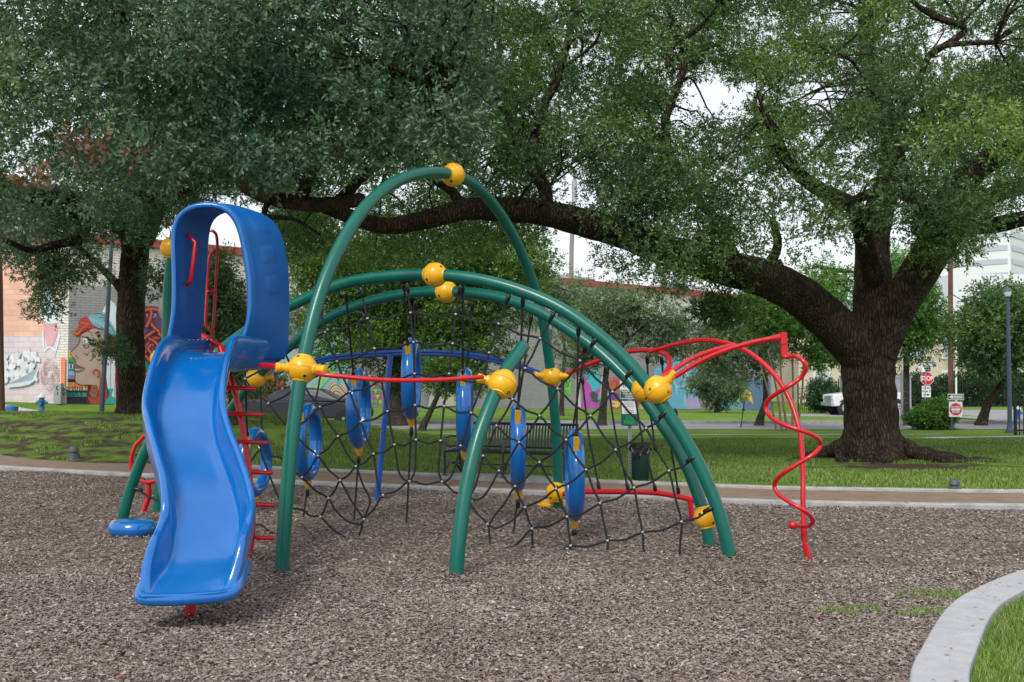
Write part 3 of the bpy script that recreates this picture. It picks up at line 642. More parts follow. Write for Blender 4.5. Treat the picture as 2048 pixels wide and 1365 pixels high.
leftC += blob(24, 100, 530, DL - 3, 110, 55, 1, 8, gaps=[(160, 640, 90, 60)]) + blob(7, 85, 600, DL - 2.5, 60, 36, .6, 81) + blob(5, 210, 700, DL - 1.2, 48, 32, .3, 82) + blob(6, 320, 560, DL - 1, 30, 45, .4, 83)
lo = tree('live_oak', 'broad live oak with straight dark trunk beside the painted wall on the left', LBs, left_limbs, leftC, rads(len(leftC), .26, .54, 4), 52, 8, .066, .029, M['leaf'], M['bark'], 31, nseg=14)
dead = quads_mesh('dead_leaves', leaves(blob(4, 168, 295, DL - 16, 26, 30, .2, 91) + blob(2, 75, 360, DL - 16, 18, 8, .1, 92) + blob(1, 262, 308, DL - 16, 8, 6, .1, 93), [.10] * 7, 7, 6, .075, .04, 94), M['leafdead'], lo)
dead['label'] = 'cluster of dead brown leaves'
# --- trees of the middle ground
def small_tree(name, label, px, py, top, crown, n, ns, leafm, barkm, r0, seed, ll=.10, lw=.05, group=None, lean=0, rad=(.35, .6), stems=1, dback=0.0, bs=None):
    b_ = GT(px, py); d = b_.y; limbs = []; rg = random.Random(seed)
    for s_ in range(stems):
        off = (s_ - (stems - 1) / 2) * (.16 if stems > 1 else 0); x0 = b_.x + off
        tx, ty = top; tp = P(tx + off * 150 * (stems > 1), ty, d + rg.uniform(-.3, .3) * (stems > 1))
        mid = Vector((x0, d, b_.z)).lerp(tp, .5) + Vector((lean + rg.uniform(-.06, .06), 0, 0))
        limbs.append(([Vector((x0, d, b_.z - .1)), Vector((x0, d, b_.z)).lerp(mid, .3), mid, tp], r0, r0 * .6, r0 * .35 if stems == 1 else 0.0))
    C = []
    for (cx, cy, rx, ry, rd, m) in crown: C += blob(m, cx, cy, d + dback, rx, ry, rd, seed + len(C), surf=.5)
    if stems == 1 or True:
        for j in range(5 if stems == 1 else stems):
            c = C[rg.randrange(len(C))]; a = limbs[j % len(limbs)][0][-1]; limbs.append(([a - Vector((0, 0, .05)), a.lerp(c, .5) + Vector((0, 0, .1)), c], r0 * .5, r0 * .15))
    return tree(name, label, (b_.x, d, b_.z), limbs, C, rads(len(C), rad[0], rad[1], seed), ns, 7, ll, lw, leafm, barkm, seed, group, nseg=10)
small_tree('shade_tree', 'leafy yellow green tree with thick trunk behind the rope net', 795, 852, (790, 640), [(800, 640, 230, 110, 2.0, 170), (730, 560, 150, 70, 2, 50), (930, 640, 150, 110, 1.8, 70), (1000, 540, 110, 80, 2, 70), (850, 530, 150, 60, 2, 50), (900, 740, 110, 60, 1.2, 30), (640, 500, 90, 60, 2, 24)], 0, 42, M['leafy'], M['bark2'], .33, 101, .12, .055, rad=(.4, .75))
small_tree('leaning_tree', 'slim tree leaning right beside the thick shaded trunk', 842, 862, (885, 770), [(900, 745, 60, 40, .8, 18)], 0, 40, M['leafy'], M['bark2'], .12, 102, .11, .05)
small_tree('young_oak', 'grey green young oak behind the pet sign', 1203, 852, (1215, 720), [(1230, 640, 95, 75, 1.5, 60), (1170, 690, 60, 60, 1.2, 24), (1330, 650, 60, 70, 1.2, 26)], 0, 44, M['leafg'], M['bark2'], .17, 103, .10, .042, rad=(.35, .6))
small_tree('young_oak', 'young oak with pale trunk just left of the large oak', 1517, 852, (1530, 745), [(1500, 690, 80, 75, 1.4, 44), (1430, 700, 60, 60, 1, 22)], 0, 42, M['leafg'], M['bark2'], .15, 104, .10, .045, lean=.1)
small_tree('evergreen_tree', 'small dark rounded evergreen in front of the blue mural', 1432, 826, (1432, 780), [(1432, 775, 62, 42, 1.3, 56), (1420, 735, 30, 22, .8, 12)], 0, 55, M['leafg'], M['bark2'], .10, 105, .10, .05, rad=(.3, .5))
small_tree('crape_myrtle', 'multi stemmed crape myrtle with pale stems left of the oak trunk', 1574, 864, (1560, 700), [(1580, 640, 95, 60, 1.2, 60), (1640, 700, 60, 40, .9, 20), (1510, 620, 60, 40, .9, 18)], 0, 36, M['leafb'], M['bark3'], .045, 106, .10, .045, stems=5, rad=(.25, .45))
small_tree('crape_myrtle', 'leafy green tree with weathered grey trunk right of the oak trunk', 1812, 852, (1812, 690), [(1832, 640, 52, 85, 1.4, 84), (1640, 590, 80, 60, 1.5, 36), (1800, 560, 60, 50, 1.4, 26)], 0, 40, M['leafb'], M['bark2'], .16, 107, .11, .05)
small_tree('street_tree', 'dense dark tree with curved leaning trunk beyond the lamp post', 1961, 852, (2025, 745), [(1995, 665, 68, 90, 2.2, 130), (2090, 650, 80, 100, 2.5, 70)], 0, 46, M['leafm'], M['bark'], .19, 108, .13, .06, lean=-.25, rad=(.5, .85))
small_tree('grey_olive_tree', 'feathery grey green tree seen through the slide hood', 470, 850, (455, 720), [(440, 610, 75, 100, 1.2, 60), (470, 720, 80, 70, 1.2, 40)], 0, 44, M['leafg'], M['bark2'], .10, 109, .10, .035, rad=(.3, .5))
small_tree('young_oak', 'slim young tree near the wall left of the pet sign', 1122, 832, (1130, 700), [(1130, 620, 75, 90, 1.5, 44)], 0, 40, M['leafg'], M['bark2'], .13, 110, .12, .05)
# bush of red flowers
fb = GT(530, 846); t = empty('flowering_bush', (fb.x, 38.2 + 2.5, gz(fb.x, 40.7)), 'bush with red pink flowers beside the parked car', 'bush')
C = blob(26, 530, 790, 40.7, 40, 45, .8, 120); quads_mesh('foliage', leaves(C, rads(26, .3, .5, 1), 40, 6, .12, .05, 121), M['leafg'], t)
quads_mesh('blossom', leaves(C, rads(26, .45, .6, 2), 12, 5, .13, .09, 122), M['flower'], t)
# clipped bush by the street signs
def bush(name, label, cx, cy, d, rx, ry, rd, n, ns, lm, seed, ll=.07, lw=.045, cat='bush', rad=(.14, .24)):
    z = gz(P(cx, cy, d).x, d); t = empty(name, (P(cx, cy, d).x, d, z), label, cat)
    C = blob(n, cx, cy, d, rx, ry, rd, seed, surf=.4); quads_mesh('foliage', leaves(C, rads(n, rad[0], rad[1], seed), ns, 6, ll, lw, seed + 1), lm, t)
    b = MB(); rg = random.Random(seed)
    for i in range(7):
        a = Vector((P(cx, cy, d).x + rg.uniform(-.15, .15) * rx / 20, d + rg.uniform(-.2, .2), z - .05)); c = Vector(C[rg.randrange(n)]); b.tube([a, a.lerp(c, .5), c], .018, 6)
    b.build('stem', M['bark2'], t); return t
bb = GT(1868, 861)
bush('clipped_bush', 'rounded bright green bush in front of the street signs', 1866, 836, bb.y + .5, 46, 16, .5, 90, 60, M['leafb'], 130)
bush('clipped_bush', 'taller loose bush top behind the rounded bright bush', 1872, 812, bb.y + 1.3, 26, 9, .3, 20, 50, M['leafb'], 132)
bush('garden_shrub', 'olive green shrub by the iron fence left of the white pickup', 1645, 790, 66, 26, 24, 1.2, 30, 50, M['leafd'], 134, .16, .08, rad=(.4, .6))
# hedge behind the iron fence
def hedge():
    t = empty('hedge', (31, 70, gz(31, 70)), 'tall clipped dark hedge behind the iron fence on the right', 'hedge')
    r = np.random.default_rng(9); C = []
    for i in range(230): C.append((r.uniform(23.5, 40), r.uniform(69.6, 71), r.uniform(-.2, 1.75)))
    quads_mesh('foliage', leaves(C, rads(230, .35, .5, 9), 60, 5, .16, .10, 10), M['leafd'], t)
hedge()

# ------------------------------------------------------------------ the painted building
def uvwall(name, pts, m, parent, ax):
    """pts: quad corners (3D); UV in metres along the wall"""
    me = bpy.data.meshes.new(name); me.from_pydata([tuple(p) for p in pts], [], [tuple(range(len(pts)))]); uv = me.uv_layers.new(name='UVMap')
    for l in me.loops:
        p = me.vertices[l.vertex_index].co; uv.data[l.index].uv = (Vector((p.x, p.y, 0)).dot(ax), p.z)
    return link(name, me, m, parent, smooth=False)
bld = empty('painted_building', (WA[0], WA[1], 0), 'long low brick warehouse covered in colourful murals', 'building')
ax = Vector((WB[0] - WA[0], WB[1] - WA[1], 0)).normalized(); nrm = Vector((ax.y, -ax.x, 0))
M['brickw'] = brick_mat('white_brick', (0.72, 0.70, 0.67), (0.46, 0.39, 0.37), .05); M['brickg'] = brick_mat('grey_brick', (0.34, 0.33, 0.34), (0.22, 0.22, 0.22), .05)
M['bricko'] = brick_mat('orange_block', (0.76, 0.47, 0.36), (0.66, 0.42, 0.34), .08, .45, .22); M['brickp'] = brick_mat('lilac_block', (0.66, 0.59, 0.63), (0.55, 0.49, 0.53), .04, .45, .22)
TOPZ = 7.6; A3 = Vector((WA[0], WA[1], 0)); B3 = Vector((WB[0], WB[1], 0))
zb1 = P(137, 569, 43.5).z
def V3(p, z, off=0): return Vector((p.x, p.y, z)) + nrm * off
uvwall('wall', [V3(A3, -2), V3(B3, -2), V3(B3, zb1), V3(A3, zb1)], M['brickg'], bld, ax)
uvwall('wall', [V3(A3, zb1), V3(B3, zb1), V3(B3, TOPZ), V3(A3, TOPZ)], M['brickw'], bld, ax)
B4 = B3 + Vector((-ax.y, ax.x, 0)) * 25; uvwall('wall', [V3(B3, -2), V3(B4, -2), V3(B4, TOPZ), V3(B3, TOPZ)], M['brickw'], bld, Vector((-ax.y, ax.x, 0)))
A4 = Vector((-75, 50, 0)); ax2 = (A4 - A3).normalized(); Cc = A3 + ax2 * 0.45
uvwall('wall', [V3(A3, -2), V3(A3, TOPZ), Vector((Cc.x, Cc.y, TOPZ)), Vector((Cc.x, Cc.y, -2))], M['brickw'], bld, ax2)
zo = P(60, 672, 43.8).z
uvwall('wall', [(Cc.x, Cc.y, -2), (Cc.x, Cc.y, zo), (A4.x, A4.y, zo), (A4.x, A4.y, -2)], M['brickp'], bld, ax2)
uvwall('wall', [(Cc.x, Cc.y, zo), (Cc.x, Cc.y, TOPZ), (A4.x, A4.y, TOPZ), (A4.x, A4.y, zo)], M['bricko'], bld, ax2)
MB().box((A3 + B3) / 2 + nrm * .05 + Vector((0, 0, TOPZ - .12)), ((B3 - A3).length, .3, .36), rz=math.atan2(ax.y, ax.x)).box((A3 + A4) / 2 + Vector((0, 0, TOPZ - .12)), ((A4 - A3).length, .3, .36), rz=math.atan2(ax2.y, ax2.x)).build('roof_trim', M['trim_red'], bld, smooth=False)
bm_ = MB(); bm_.add([V3(A3, TOPZ - .1), V3(B3, TOPZ - .1), V3(B4, TOPZ - .1), Vector((A4.x + 5, A4.y + 25, TOPZ - .1)), Vector((A4.x, A4.y, TOPZ - .1))], [(0, 1, 2, 3, 4)]); bm_.build('roof', M['roofgrey'], bld, smooth=False)
# ---- paint: flat painted shapes lying on the wall
PC = {}
def pcol(c):
    if c not in PC:
        PC[c] = mat('paint_%d' % len(PC), c, 0.75, var=0.07, vs=1.5)
    return PC[c]
class Paint:
    def __init__(s, tf, plane): s.tf = tf; s.plane = plane; s.v = []; s.f = []; s.mi = []; s.mats = []; s.layer = 0
    def _m(s, c):
        m = pcol(c)
        if m not in s.mats: s.mats.append(m)
        return s.mats.index(m)
    def poly(s, pts, c, raw=False):
        s.layer += 1; off = .012 + s.layer * .0006; q = [onplane(*s.tf(*p), *s.plane, off) for p in pts]; o = len(s.v); s.v += [tuple(x) for x in q]
        s.f.append(list(range(o, o + len(q)))); s.mi.append(s._m(c))
    def line(s, pts, w, c, taper=False):
        sp = spline([Vector((p[0], p[1], 0)) for p in pts], 5); n = len(sp); L = []; R_ = []
        for i, p in enumerate(sp):
            a = sp[max(i - 1, 0)]; b = sp[min(i + 1, n - 1)]; t = (b - a).normalized(); ww = w / 2 * ((1 - i / (n - 1) * .85) if taper else 1)
            L.append((p.x - t.y * ww, p.y + t.x * ww)); R_.append((p.x + t.y * ww, p.y - t.x * ww))
        s.layer += 1; off = .012 + s.layer * .0006; q = [onplane(*s.tf(*p_), *s.plane, off) for p_ in L + R_]; o = len(s.v); s.v += [tuple(x) for x in q]; k = s._m(c)
        for i in range(n - 1): s.f.append([o + i, o + i + 1, o + n + i + 1, o + n + i]); s.mi.append(k)
    def disc(s, x, y, rx, ry, c, n=14, ang=0): s.poly([(x + rx * cos(2 * pi * i / n) * cos(ang) - ry * sin(2 * pi * i / n) * sin(ang), y + rx * cos(2 * pi * i / n) * sin(ang) + ry * sin(2 * pi * i / n) * cos(ang)) for i in range(n)], c)
    def done(s, name, parent, label=None):
        bm = bmesh.new(); vs = [bm.verts.new(v) for v in s.v]
        for f, m in zip(s.f, s.mi):
            try:
                fc = bm.faces.new([vs[i] for i in f]); fc.material_index = m
            except ValueError: pass
        bmesh.ops.triangulate(bm, faces=bm.faces); me = bpy.data.meshes.new(name); bm.to_mesh(me); bm.free()
        o = link(name, me, s.mats, parent, smooth=False)
        if label: o['label'] = label
        return o
MW = (WA, WB)
RED, DRED, ORG, SKIN, SKIND, TEAL, NAVY, CRM, YEL, GRN, PUR, LBL, WHT, BLK, MAG, LIM, CYA = (.42, .06, .04), (.16, .02, .02), (.62, .20, .05), (.46, .33, .27), (.26, .15, .12), (.03, .36, .33), (.03, .05, .13), (.68, .56, .36), (.72, .52, .05), (.05, .36, .05), (.26, .17, .42), (.18, .42, .58), (.76, .78, .80), (.02, .02, .025), (.52, .10, .45), (.35, .55, .08), (.05, .50, .58)
m = Paint(lambda x, y: (x / 5.056, 560 + y / 5.056), MW)
for y0, y1, c in ((715, 785, YEL), (785, 828, GRN), (828, 920, (.02, .13, .22)), (920, 965, LBL), (965, 1003, PUR), (1003, 1036, BLK), (1036, 1088, ORG), (1088, 1118, CRM), (1118, 1138, BLK), (1138, 1180, TEAL), (1180, 1252, BLK)):
    m.poly([(700 - (y0 - 700) * .05, y0), (960, y0 + 6), (960, y1 + 6), (700 - (y1 - 700) * .05, y1)], c)
for i in range(3): m.line([(690 + i * 34, 850), (705 + i * 34, 875), (690 + i * 34, 905)], 5, WHT); m.line([(712 + i * 34, 850), (697 + i * 34, 875), (712 + i * 34, 905)], 5, WHT)
m.poly([(1030, 330), (1075, 240), (1110, 200), (1160, 240), (1200, 330), (1212, 480), (1210, 640), (1170, 640), (1100, 480)], (.66, .72, .80))
m.poly([(1000, 560), (1180, 560), (1200, 720), (1120, 800), (1100, 1000), (1090, 1255), (880, 1255), (875, 1140), (920, 1060), (1000, 1020)], DRED)
m.poly([(1010, 820), (1060, 800), (1075, 1000), (1085, 1200), (1050, 1255), (920, 1255), (885, 1180), (960, 1200), (1010, 1100), (1000, 960)], RED)
face = [(820, 535), (808, 600), (795, 650), (758, 690), (722, 725), (715, 755), (738, 785), (762, 805), (768, 835), (752, 858), (745, 880), (752, 905), (748, 925), (762, 948), (757, 1000), (772, 1040), (815, 1064), (900, 1062), (960, 1060), (1000, 1120), (1010, 1000), (1060, 930), (1075, 700), (1045, 560), (985, 500), (900, 485), (850, 505)]
m.poly(face, SKIN); m.line(face[:18], 7, (.08, .03, .03))
m.poly([(930, 1062), (985, 1060), (1000, 1140), (975, 1185), (935, 1190), (905, 1150)], SKIND)
m.poly([(722, 515), (770, 583), (795, 570), (822, 530), (870, 492), (960, 480), (1010, 500), (950, 430), (890, 372), (835, 378), (800, 415), (795, 470), (765, 515)], RED); m.line([(735, 525), (785, 545), (830, 495), (900, 440)], 18, ORG, True); m.line([(820, 430), (860, 440), (920, 450)], 12, ORG, True)
m.poly([(885, 380), (925, 350), (965, 345), (1010, 315), (1065, 335), (1095, 400), (1150, 470), (1185, 555), (1140, 570), (1060, 500), (1010, 490), (940, 455)], (.20, .42, .48))
for i in range(6): m.line([(905 + i * 34, 372 + i * 18), (930 + i * 30, 420 + i * 16)], 7, (.42, .64, .68))
for i in range(4): m.line([(960 + i * 40, 350 + i * 30), (1010 + i * 38, 340 + i * 45), (1060 + i * 28, 370 + i * 50)], 6, NAVY)
m.line([(815, 545), (870, 515), (925, 540), (945, 595)], 13, (.10, .04, .04), True)
m.poly([(838, 590), (870, 592), (905, 612), (880, 640), (845, 655)], WHT); m.disc(856, 625, 12, 24, (.12, .35, .50)); m.line([(825, 570), (865, 585), (912, 618)], 8, BLK); m.line([(835, 658), (865, 655)], 6, BLK)
m.line([(765, 765), (780, 778), (785, 795)], 6, (.10, .04, .04)); m.poly([(750, 860), (775, 850), (805, 868), (865, 893), (840, 915), (790, 935), (755, 930), (748, 905)], (.20, .10, .09)); m.poly([(755, 900), (800, 900), (850, 898), (800, 915), (765, 918)], (.48, .36, .33))
for (cx, cy, r) in ((1015, 650, 40), (965, 945, 44), (945, 1120, 46)):
    sp_ = [(cx + r * (1 - k / 18) * cos(-k * .45 + 1), cy + r * 1.15 * (1 - k / 18) * sin(-k * .45 + 1)) for k in range(15)]
    m.line(sp_, 26, DRED, True); m.line(sp_, 16, RED, True); m.line(sp_, 5, ORG, True)
for (fx, fy, s_) in ((1118, 930, 1.0), (1160, 1110, .7)):
    m.poly([(fx + 20 * s_, fy - 220 * s_), (fx - 20 * s_, fy - 170 * s_), (fx - 52 * s_, fy), (fx - 30 * s_, fy + 160 * s_), (fx, fy + 245 * s_), (fx + 30 * s_, fy + 150 * s_), (fx + 48 * s_, fy), (fx + 42 * s_, fy - 160 * s_)], (.66, .69, .76)); m.line([(fx + 12 * s_, fy - 215 * s_), (fx, fy), (fx, fy + 240 * s_)], 5, BLK)
m.poly([(1050, 1255), (1090, 1195), (1120, 1170), (1170, 1200), (1180, 1255)], TEAL); m.poly([(1085, 1100), (1150, 1100), (1125, 1180)], TEAL)
m.poly([(1165, 720), (1400, 700), (1400, 1260), (1170, 1255)], DRED)
rg = random.Random(3)
m.poly([(1390, 262), (1450, 262), (1520, 280), (1590, 330), (1650, 420), (1900, 520), (1950, 820), (1390, 800)], (.10, .05, .13)); m.poly([(1390, 790), (1950, 800), (1950, 1290), (1390, 1262)], (.02, .20, .20))
for i in range(13): m.disc(rg.uniform(1400, 1900), rg.uniform(350, 780), 34, 24, (.36, .30, .55), ang=rg.uniform(0, 3)); m.disc(rg.uniform(1400, 1900), rg.uniform(820, 1240), 34, 28, (.06, .50, .46), ang=rg.uniform(0, 3))
for i in range(34):
    x = rg.uniform(1385, 1900); y = rg.uniform(330, 1220); a = rg.uniform(0, 3.1); L = rg.uniform(70, 150); bx_ = rg.uniform(-40, 40)
    q = [(x - cos(a) * L, max(y - sin(a) * L, 275)), (x + bx_, y - bx_), (x + cos(a) * L, max(280, min(y + sin(a) * L, 1250)))]
    m.line(q, 50, (.07, .01, .02)); m.line(q, 36, (.30, .035, .025)); m.line(q, 7, (.55, .22, .12))
m.done('mural', bld, 'mural of a woman in profile with red curls, striped blanket and feathers')
def wall_text(name, body, cx, cy, size):
    q = onplane(cx / 5.056, 560 + cy / 5.056, *MW, .14); e = Matrix((( ax.x, 0, nrm.x, q.x), (ax.y, 0, nrm.y, q.y), (0, 1, 0, q.z), (0, 0, 0, 1)))
    cu = bpy.data.curves.new(name, 'FONT'); cu.body = body; cu.size = size; cu.align_x = 'CENTER'; cu.align_y = 'CENTER'; cu.offset = .004; o = bpy.data.objects.new(name, cu); COL.objects.link(o); bpy.context.view_layer.update()
    me = bpy.data.meshes.new_from_object(o.evaluated_get(bpy.context.evaluated_depsgraph_get())); bpy.data.objects.remove(o); me.transform(e); link(name, me, M['signblack'], bld, smooth=False)
wall_text('signature', 'Georgina.J', 722, 1098, .30); wall_text('signature', 'Orlean.S', 708, 1152, .30)
# pale graffiti on the orange face
LP_ = ((Cc.x, Cc.y), (A4.x, A4.y)); g = Paint(lambda x, y: (x / 5.056, 560 + y / 5.056), LP_)
ice = (.62, .74, .80); pk = (.66, .36, .40)
g.poly([(440, 60), (520, 90), (530, 200), (600, 260), (610, 330), (580, 440), (470, 450), (430, 400), (395, 350), (420, 250)], ice)
for i in range(9): g.line([(420 + i * 21, 120 + (i % 3) * 60), (430 + i * 18, 250), (440 + i * 16, 450)], 13, ice if i % 2 else (.70, .62, .64), True)
g.poly([(440, 480), (590, 475), (560, 600), (530, 670), (480, 670), (455, 580)], pk)
for i in range(7): g.line([(450 + i * 22, 500), (460 + i * 16, 430)], 7, pk, True)
g.line([(430, 520), (440, 640), (460, 790)], 22, ice, True); g.line([(600, 560), (570, 700), (545, 800)], 20, ice, True); g.line([(450, 720), (500, 680), (560, 720)], 16, ice)
for i in range(60):
    a = i * .55; r_ = 20 + i * 1.5; g.line([(495 + .8 * r_ * cos(a), 960 + 1.5 * r_ * sin(a)), (495 + .9 * r_ * cos(a + .3), 960 + 1.6 * r_ * sin(a + .3)), (495 + .8 * (r_ + 8) * cos(a + .6), 960 + 1.5 * (r_ + 8) * sin(a + .6))], 6, ((.50, .28, .28), (.60, .50, .50), (.34, .20, .22))[i % 3])
rg = random.Random(21)
for i in range(15):
    x0 = 30 + (i % 5) * 66 + rg.uniform(-12, 12); y0 = 740 + (i // 5) * 95 + rg.uniform(-20, 20); a = rg.uniform(-.5, .5); w_, h_ = rg.uniform(52, 78), rg.uniform(95, 140)
    base_ = [(0, .1), (.35, -.12), (.75, .05), (1.05, -.05), (.95, .35), (.7, .45), (1.1, .75), (.8, 1.05), (.4, .85), (.05, 1.0), (.2, .6), (-.1, .4)]
    pl_ = [(x0 + (u * w_) * cos(a) - v * h_ * sin(a), y0 + u * w_ * sin(a) + v * h_ * cos(a)) for u, v in base_]
    g.poly(pl_, ((.66, .66, .70), (.70, .70, .74), (.58, .63, .69))[i % 3]); g.line(pl_ + [pl_[0]], 4, (.42, .44, .52)); g.line([pl_[1], pl_[5], pl_[8]], 3, (.5, .45, .52))
g.poly([(70, 1060), (200, 1040), (330, 1010), (380, 900), (370, 1000), (300, 1060), (210, 1080), (80, 1090)], (.54, .64, .71))
g.poly([(615, 785), (660, 785), (655, 1060), (618, 1060)], (.72, .22, .10))
g.done('mural', bld, 'faded pink and pale blue graffiti on the orange wall')
uz = onplane(117, 808, *LP_, .3); MB().box((uz.x, uz.y, wall_z(uz.x) + .42), (.30, .22, .84), rz=math.atan2(ax2.y, ax2.x)).build('utility_cabinet', M['galv'], smooth=False)
tag(bpy.data.objects['utility_cabinet'], 'narrow blue grey utility cabinet on the orange wall corner', 'cabinet')
# centre mural seen behind the frame
m = Paint(lambda x, y: (x, y), MW); rg = random.Random(12)
m.poly([(555, 612), (632, 616), (632, 700), (555, 702)], (.50, .46, .48)); m.poly([(540, 702), (640, 700), (690, 700), (700, 735), (690, 790), (545, 800)], (.34, .50, .52)); m.poly([(625, 655), (650, 640), (665, 700), (690, 740), (640, 760), (610, 740)], (.30, .52, .58))
for i in range(9):
    for j in range(2):
        cx, cy = (590, 655) if j == 0 else (560, 700); r_ = 6 + i * 5.2
        m.line([(cx + r_ * cos(a), cy - r_ * .8 * sin(a)) for a in np.linspace(.1, 3.0, 8)], 1.7, ((.55, .12, .25), (.08, .35, .38), (.60, .42, .55), (.12, .10, .18))[(i + j) % 4])
for i in range(8): m.disc(567 + i * 7, 636 - 6 * sin(i * .42), 2.4, 4.2, ((.05, .40, .55), (.6, .1, .2))[i % 2])
for i in range(10): m.line([(610 + i * 3, 800 - i * 2), (645 + i * 5, 740 - i * 3), (640 + i * 3, 690 - i * 4), (650 + i * 2, 650)], 2.2, (LIM, CYA, (.35, .60, .25), (.55, .65, .15))[i % 4])
for i in range(40): m.line([(rg.uniform(556, 632), rg.uniform(616, 700)) for _ in range(3)], 1.2, (MAG, TEAL, NAVY, (.6, .3, .35))[i % 4])
m.poly([(650, 790), (662, 770), (676, 758), (692, 775), (705, 798), (690, 812), (660, 802)], (.60, .50, .38))
for i in range(6): m.line([(648 + i * 4, 792 + i), (672, 764 + i * 6), (706 - i * 4, 800)], 1.8, BLK if i % 2 else (.60, .22, .15))
m.poly([(677, 758), (682, 764), (677, 773), (672, 764)], CYA)
for i in range(5):
    for j in range(3): m.poly([(738 + j * 9 + (i % 2) * 4, 757 + i * 11), (746 + j * 9 + (i % 2) * 4, 757 + i * 11), (742 + j * 9 + (i % 2) * 4, 766 + i * 11)], (LIM, YEL, (.10, .40, .12), MAG)[(i + 2 * j) % 4])
m.poly([(490, 745), (548, 735), (560, 830), (485, 825)], (.42, .22, .24))
for i in range(20): m.disc(rg.uniform(490, 555), rg.uniform(740, 790), 5, 4, ((.55, .08, .12), (.60, .3, .3), (.12, .3, .14))[i % 3], ang=i)
m.poly([(860, 790), (885, 770), (912, 780), (925, 812), (855, 814)], (.50, .46, .44)); m.poly([(893, 770), (898, 800), (888, 800)], YEL)
m.done('mural', bld, 'swirling pastel mural behind the dark grey car')
# right hand mural
m = Paint(lambda x, y: (1120 + x / 6.0235, 660 + y / 6.0235), MW)
m.poly([(40, 600), (130, 590), (150, 660), (120, 780), (60, 850), (50, 700)], (.10, .42, .10)); m.line([(50, 620), (90, 610), (130, 640), (100, 700)], 12, LIM); m.line([(60, 720), (110, 710), (120, 770)], 14, LIM)
m.poly([(190, 540), (240, 540), (250, 950), (190, 950)], (.66, .66, .66))
m.poly([(260, 500), (350, 470), (480, 560), (520, 700), (470, 820), (440, 950), (250, 955), (270, 800)], MAG); m.poly([(290, 490), (430, 480), (500, 600), (480, 700), (400, 750), (380, 690), (330, 620)], CYA)
m.poly([(360, 760), (400, 740), (450, 760), (480, 860), (440, 880), (380, 860)], (.08, .09, .10)); m.line([(500, 730), (470, 780), (460, 840), (500, 790)], 12, CYA)
m.poly([(500, 560), (590, 560), (590, 830), (510, 900), (480, 955), (480, 800)], (.62, .52, .60)); m.disc(505, 680, 16, 22, (.72, .52, .12)); m.disc(505, 830, 18, 26, (.72, .52, .12))
m.poly([(590, 580), (720, 560), (760, 640), (900, 660), (930, 760), (590, 770)], (.50, .13, .05)); m.poly([(590, 765), (930, 770), (1060, 800), (960, 850), (900, 880), (720, 850), (600, 880)], (.10, .09, .34))
m.poly([(610, 860), (700, 830), (790, 850), (930, 870), (1060, 900), (1100, 860), (1130, 955), (600, 960)], (.42, .10, .04))
m.poly([(605, 860), (640, 850), (720, 870), (720, 915), (680, 940), (620, 920)], (.72, .56, .16)); m.disc(640, 890, 20, 18, (.6, .24, .1)); m.disc(985, 925, 32, 34, (.68, .34, .18)); m.disc(1085, 930, 46, 30, (.74, .56, .16)); m.poly([(890, 955), (905, 915), (945, 925), (960, 960)], (.12, .42, .55))
for i in range(5): m.line([(600 + i * 30, 600 + (i % 2) * 60), (640 + i * 30, 590), (650 + i * 30, 690)], 6, ((.62, .2, .55), DRED)[i % 2])
m.poly([(1130, 480), (1400, 330), (1620, 420), (1700, 600), (1640, 955), (1150, 955)], (.14, .42, .62)); m.poly([(1480, 820), (1560, 780), (1660, 800), (1700, 950), (1540, 955), (1500, 900)], (.40, .36, .60))
m.line([(1380, 640), (1420, 690), (1500, 680), (1560, 740), (1640, 700)], 14, (.62, .60, .55)); m.line([(1520, 880), (1500, 800), (1560, 730)], 10, (.22, .62, .66)); m.disc(1730, 320, 70, 60, (.55, .66, .60)); m.poly([(1480, 350), (1540, 330), (1530, 620), (1490, 640)], (.60, .72, .78))
for i in range(12): m.line([(1160 + i * 40, 560 + (i * 53) % 220), (1190 + i * 40, 500 + (i * 71) % 200), (1230 + i * 36, 600 + (i * 37) % 200)], 8, ((.08, .30, .55), (.45, .66, .74), (.35, .28, .6), TEAL)[i % 4])
m.poly([(1900, 560), (2530, 620), (2540, 985), (1900, 965)], (.13, .20, .36)); m.poly([(2190, 760), (2260, 720), (2300, 760), (2330, 900), (2280, 830), (2200, 810)], (.74, .56, .10)); m.poly([(1950, 800), (2100, 740), (2200, 780), (2200, 960), (1950, 960)], (.16, .36, .40)); m.poly([(2080, 800), (2190, 780), (2230, 850), (2120, 880)], (.30, .50, .16))
m.done('mural', bld, 'cartoon style mural in magenta, cyan and orange behind the pet sign')

# ------------------------------------------------------------------ buildings far behind
def gable(name, label, x0, x1, y, zw, zr, d, wm, rm, cat='house'):
    t = empty(name, ((x0 + x1) / 2, y, 0), label, cat); b = MB().box(((x0 + x1) / 2, y + d / 2, zw / 2 - .5), (x1 - x0, d, zw + 1)); b.build('wall', wm, t, smooth=False)
    b = MB(); xm = .35; b.add([(x0 - .4, y - .4, zw), (x1 + .4, y - .4, zw), (x1 + .4, y + d + .4, zw), (x0 - .4, y + d + .4, zw), (x0 + xm * 6, y + d / 2, zr), (x1 - xm * 6, y + d / 2, zr)], [(0, 1, 5, 4), (1, 2, 5), (2, 3, 4, 5), (3, 0, 4), (3, 2, 1, 0)]); b.build('roof', rm, t, smooth=False)
    return t
def at(px, py, d): return P(px, py, d)
gable('brick_house', 'grey roofed house rising behind the warehouse right of the utility pole', at(1285, 0, 104).x, at(1440, 0, 104).x, 104, at(0, 592, 104).z, at(0, 560, 104).z, 10, M['stucco'], M['roofgrey'])
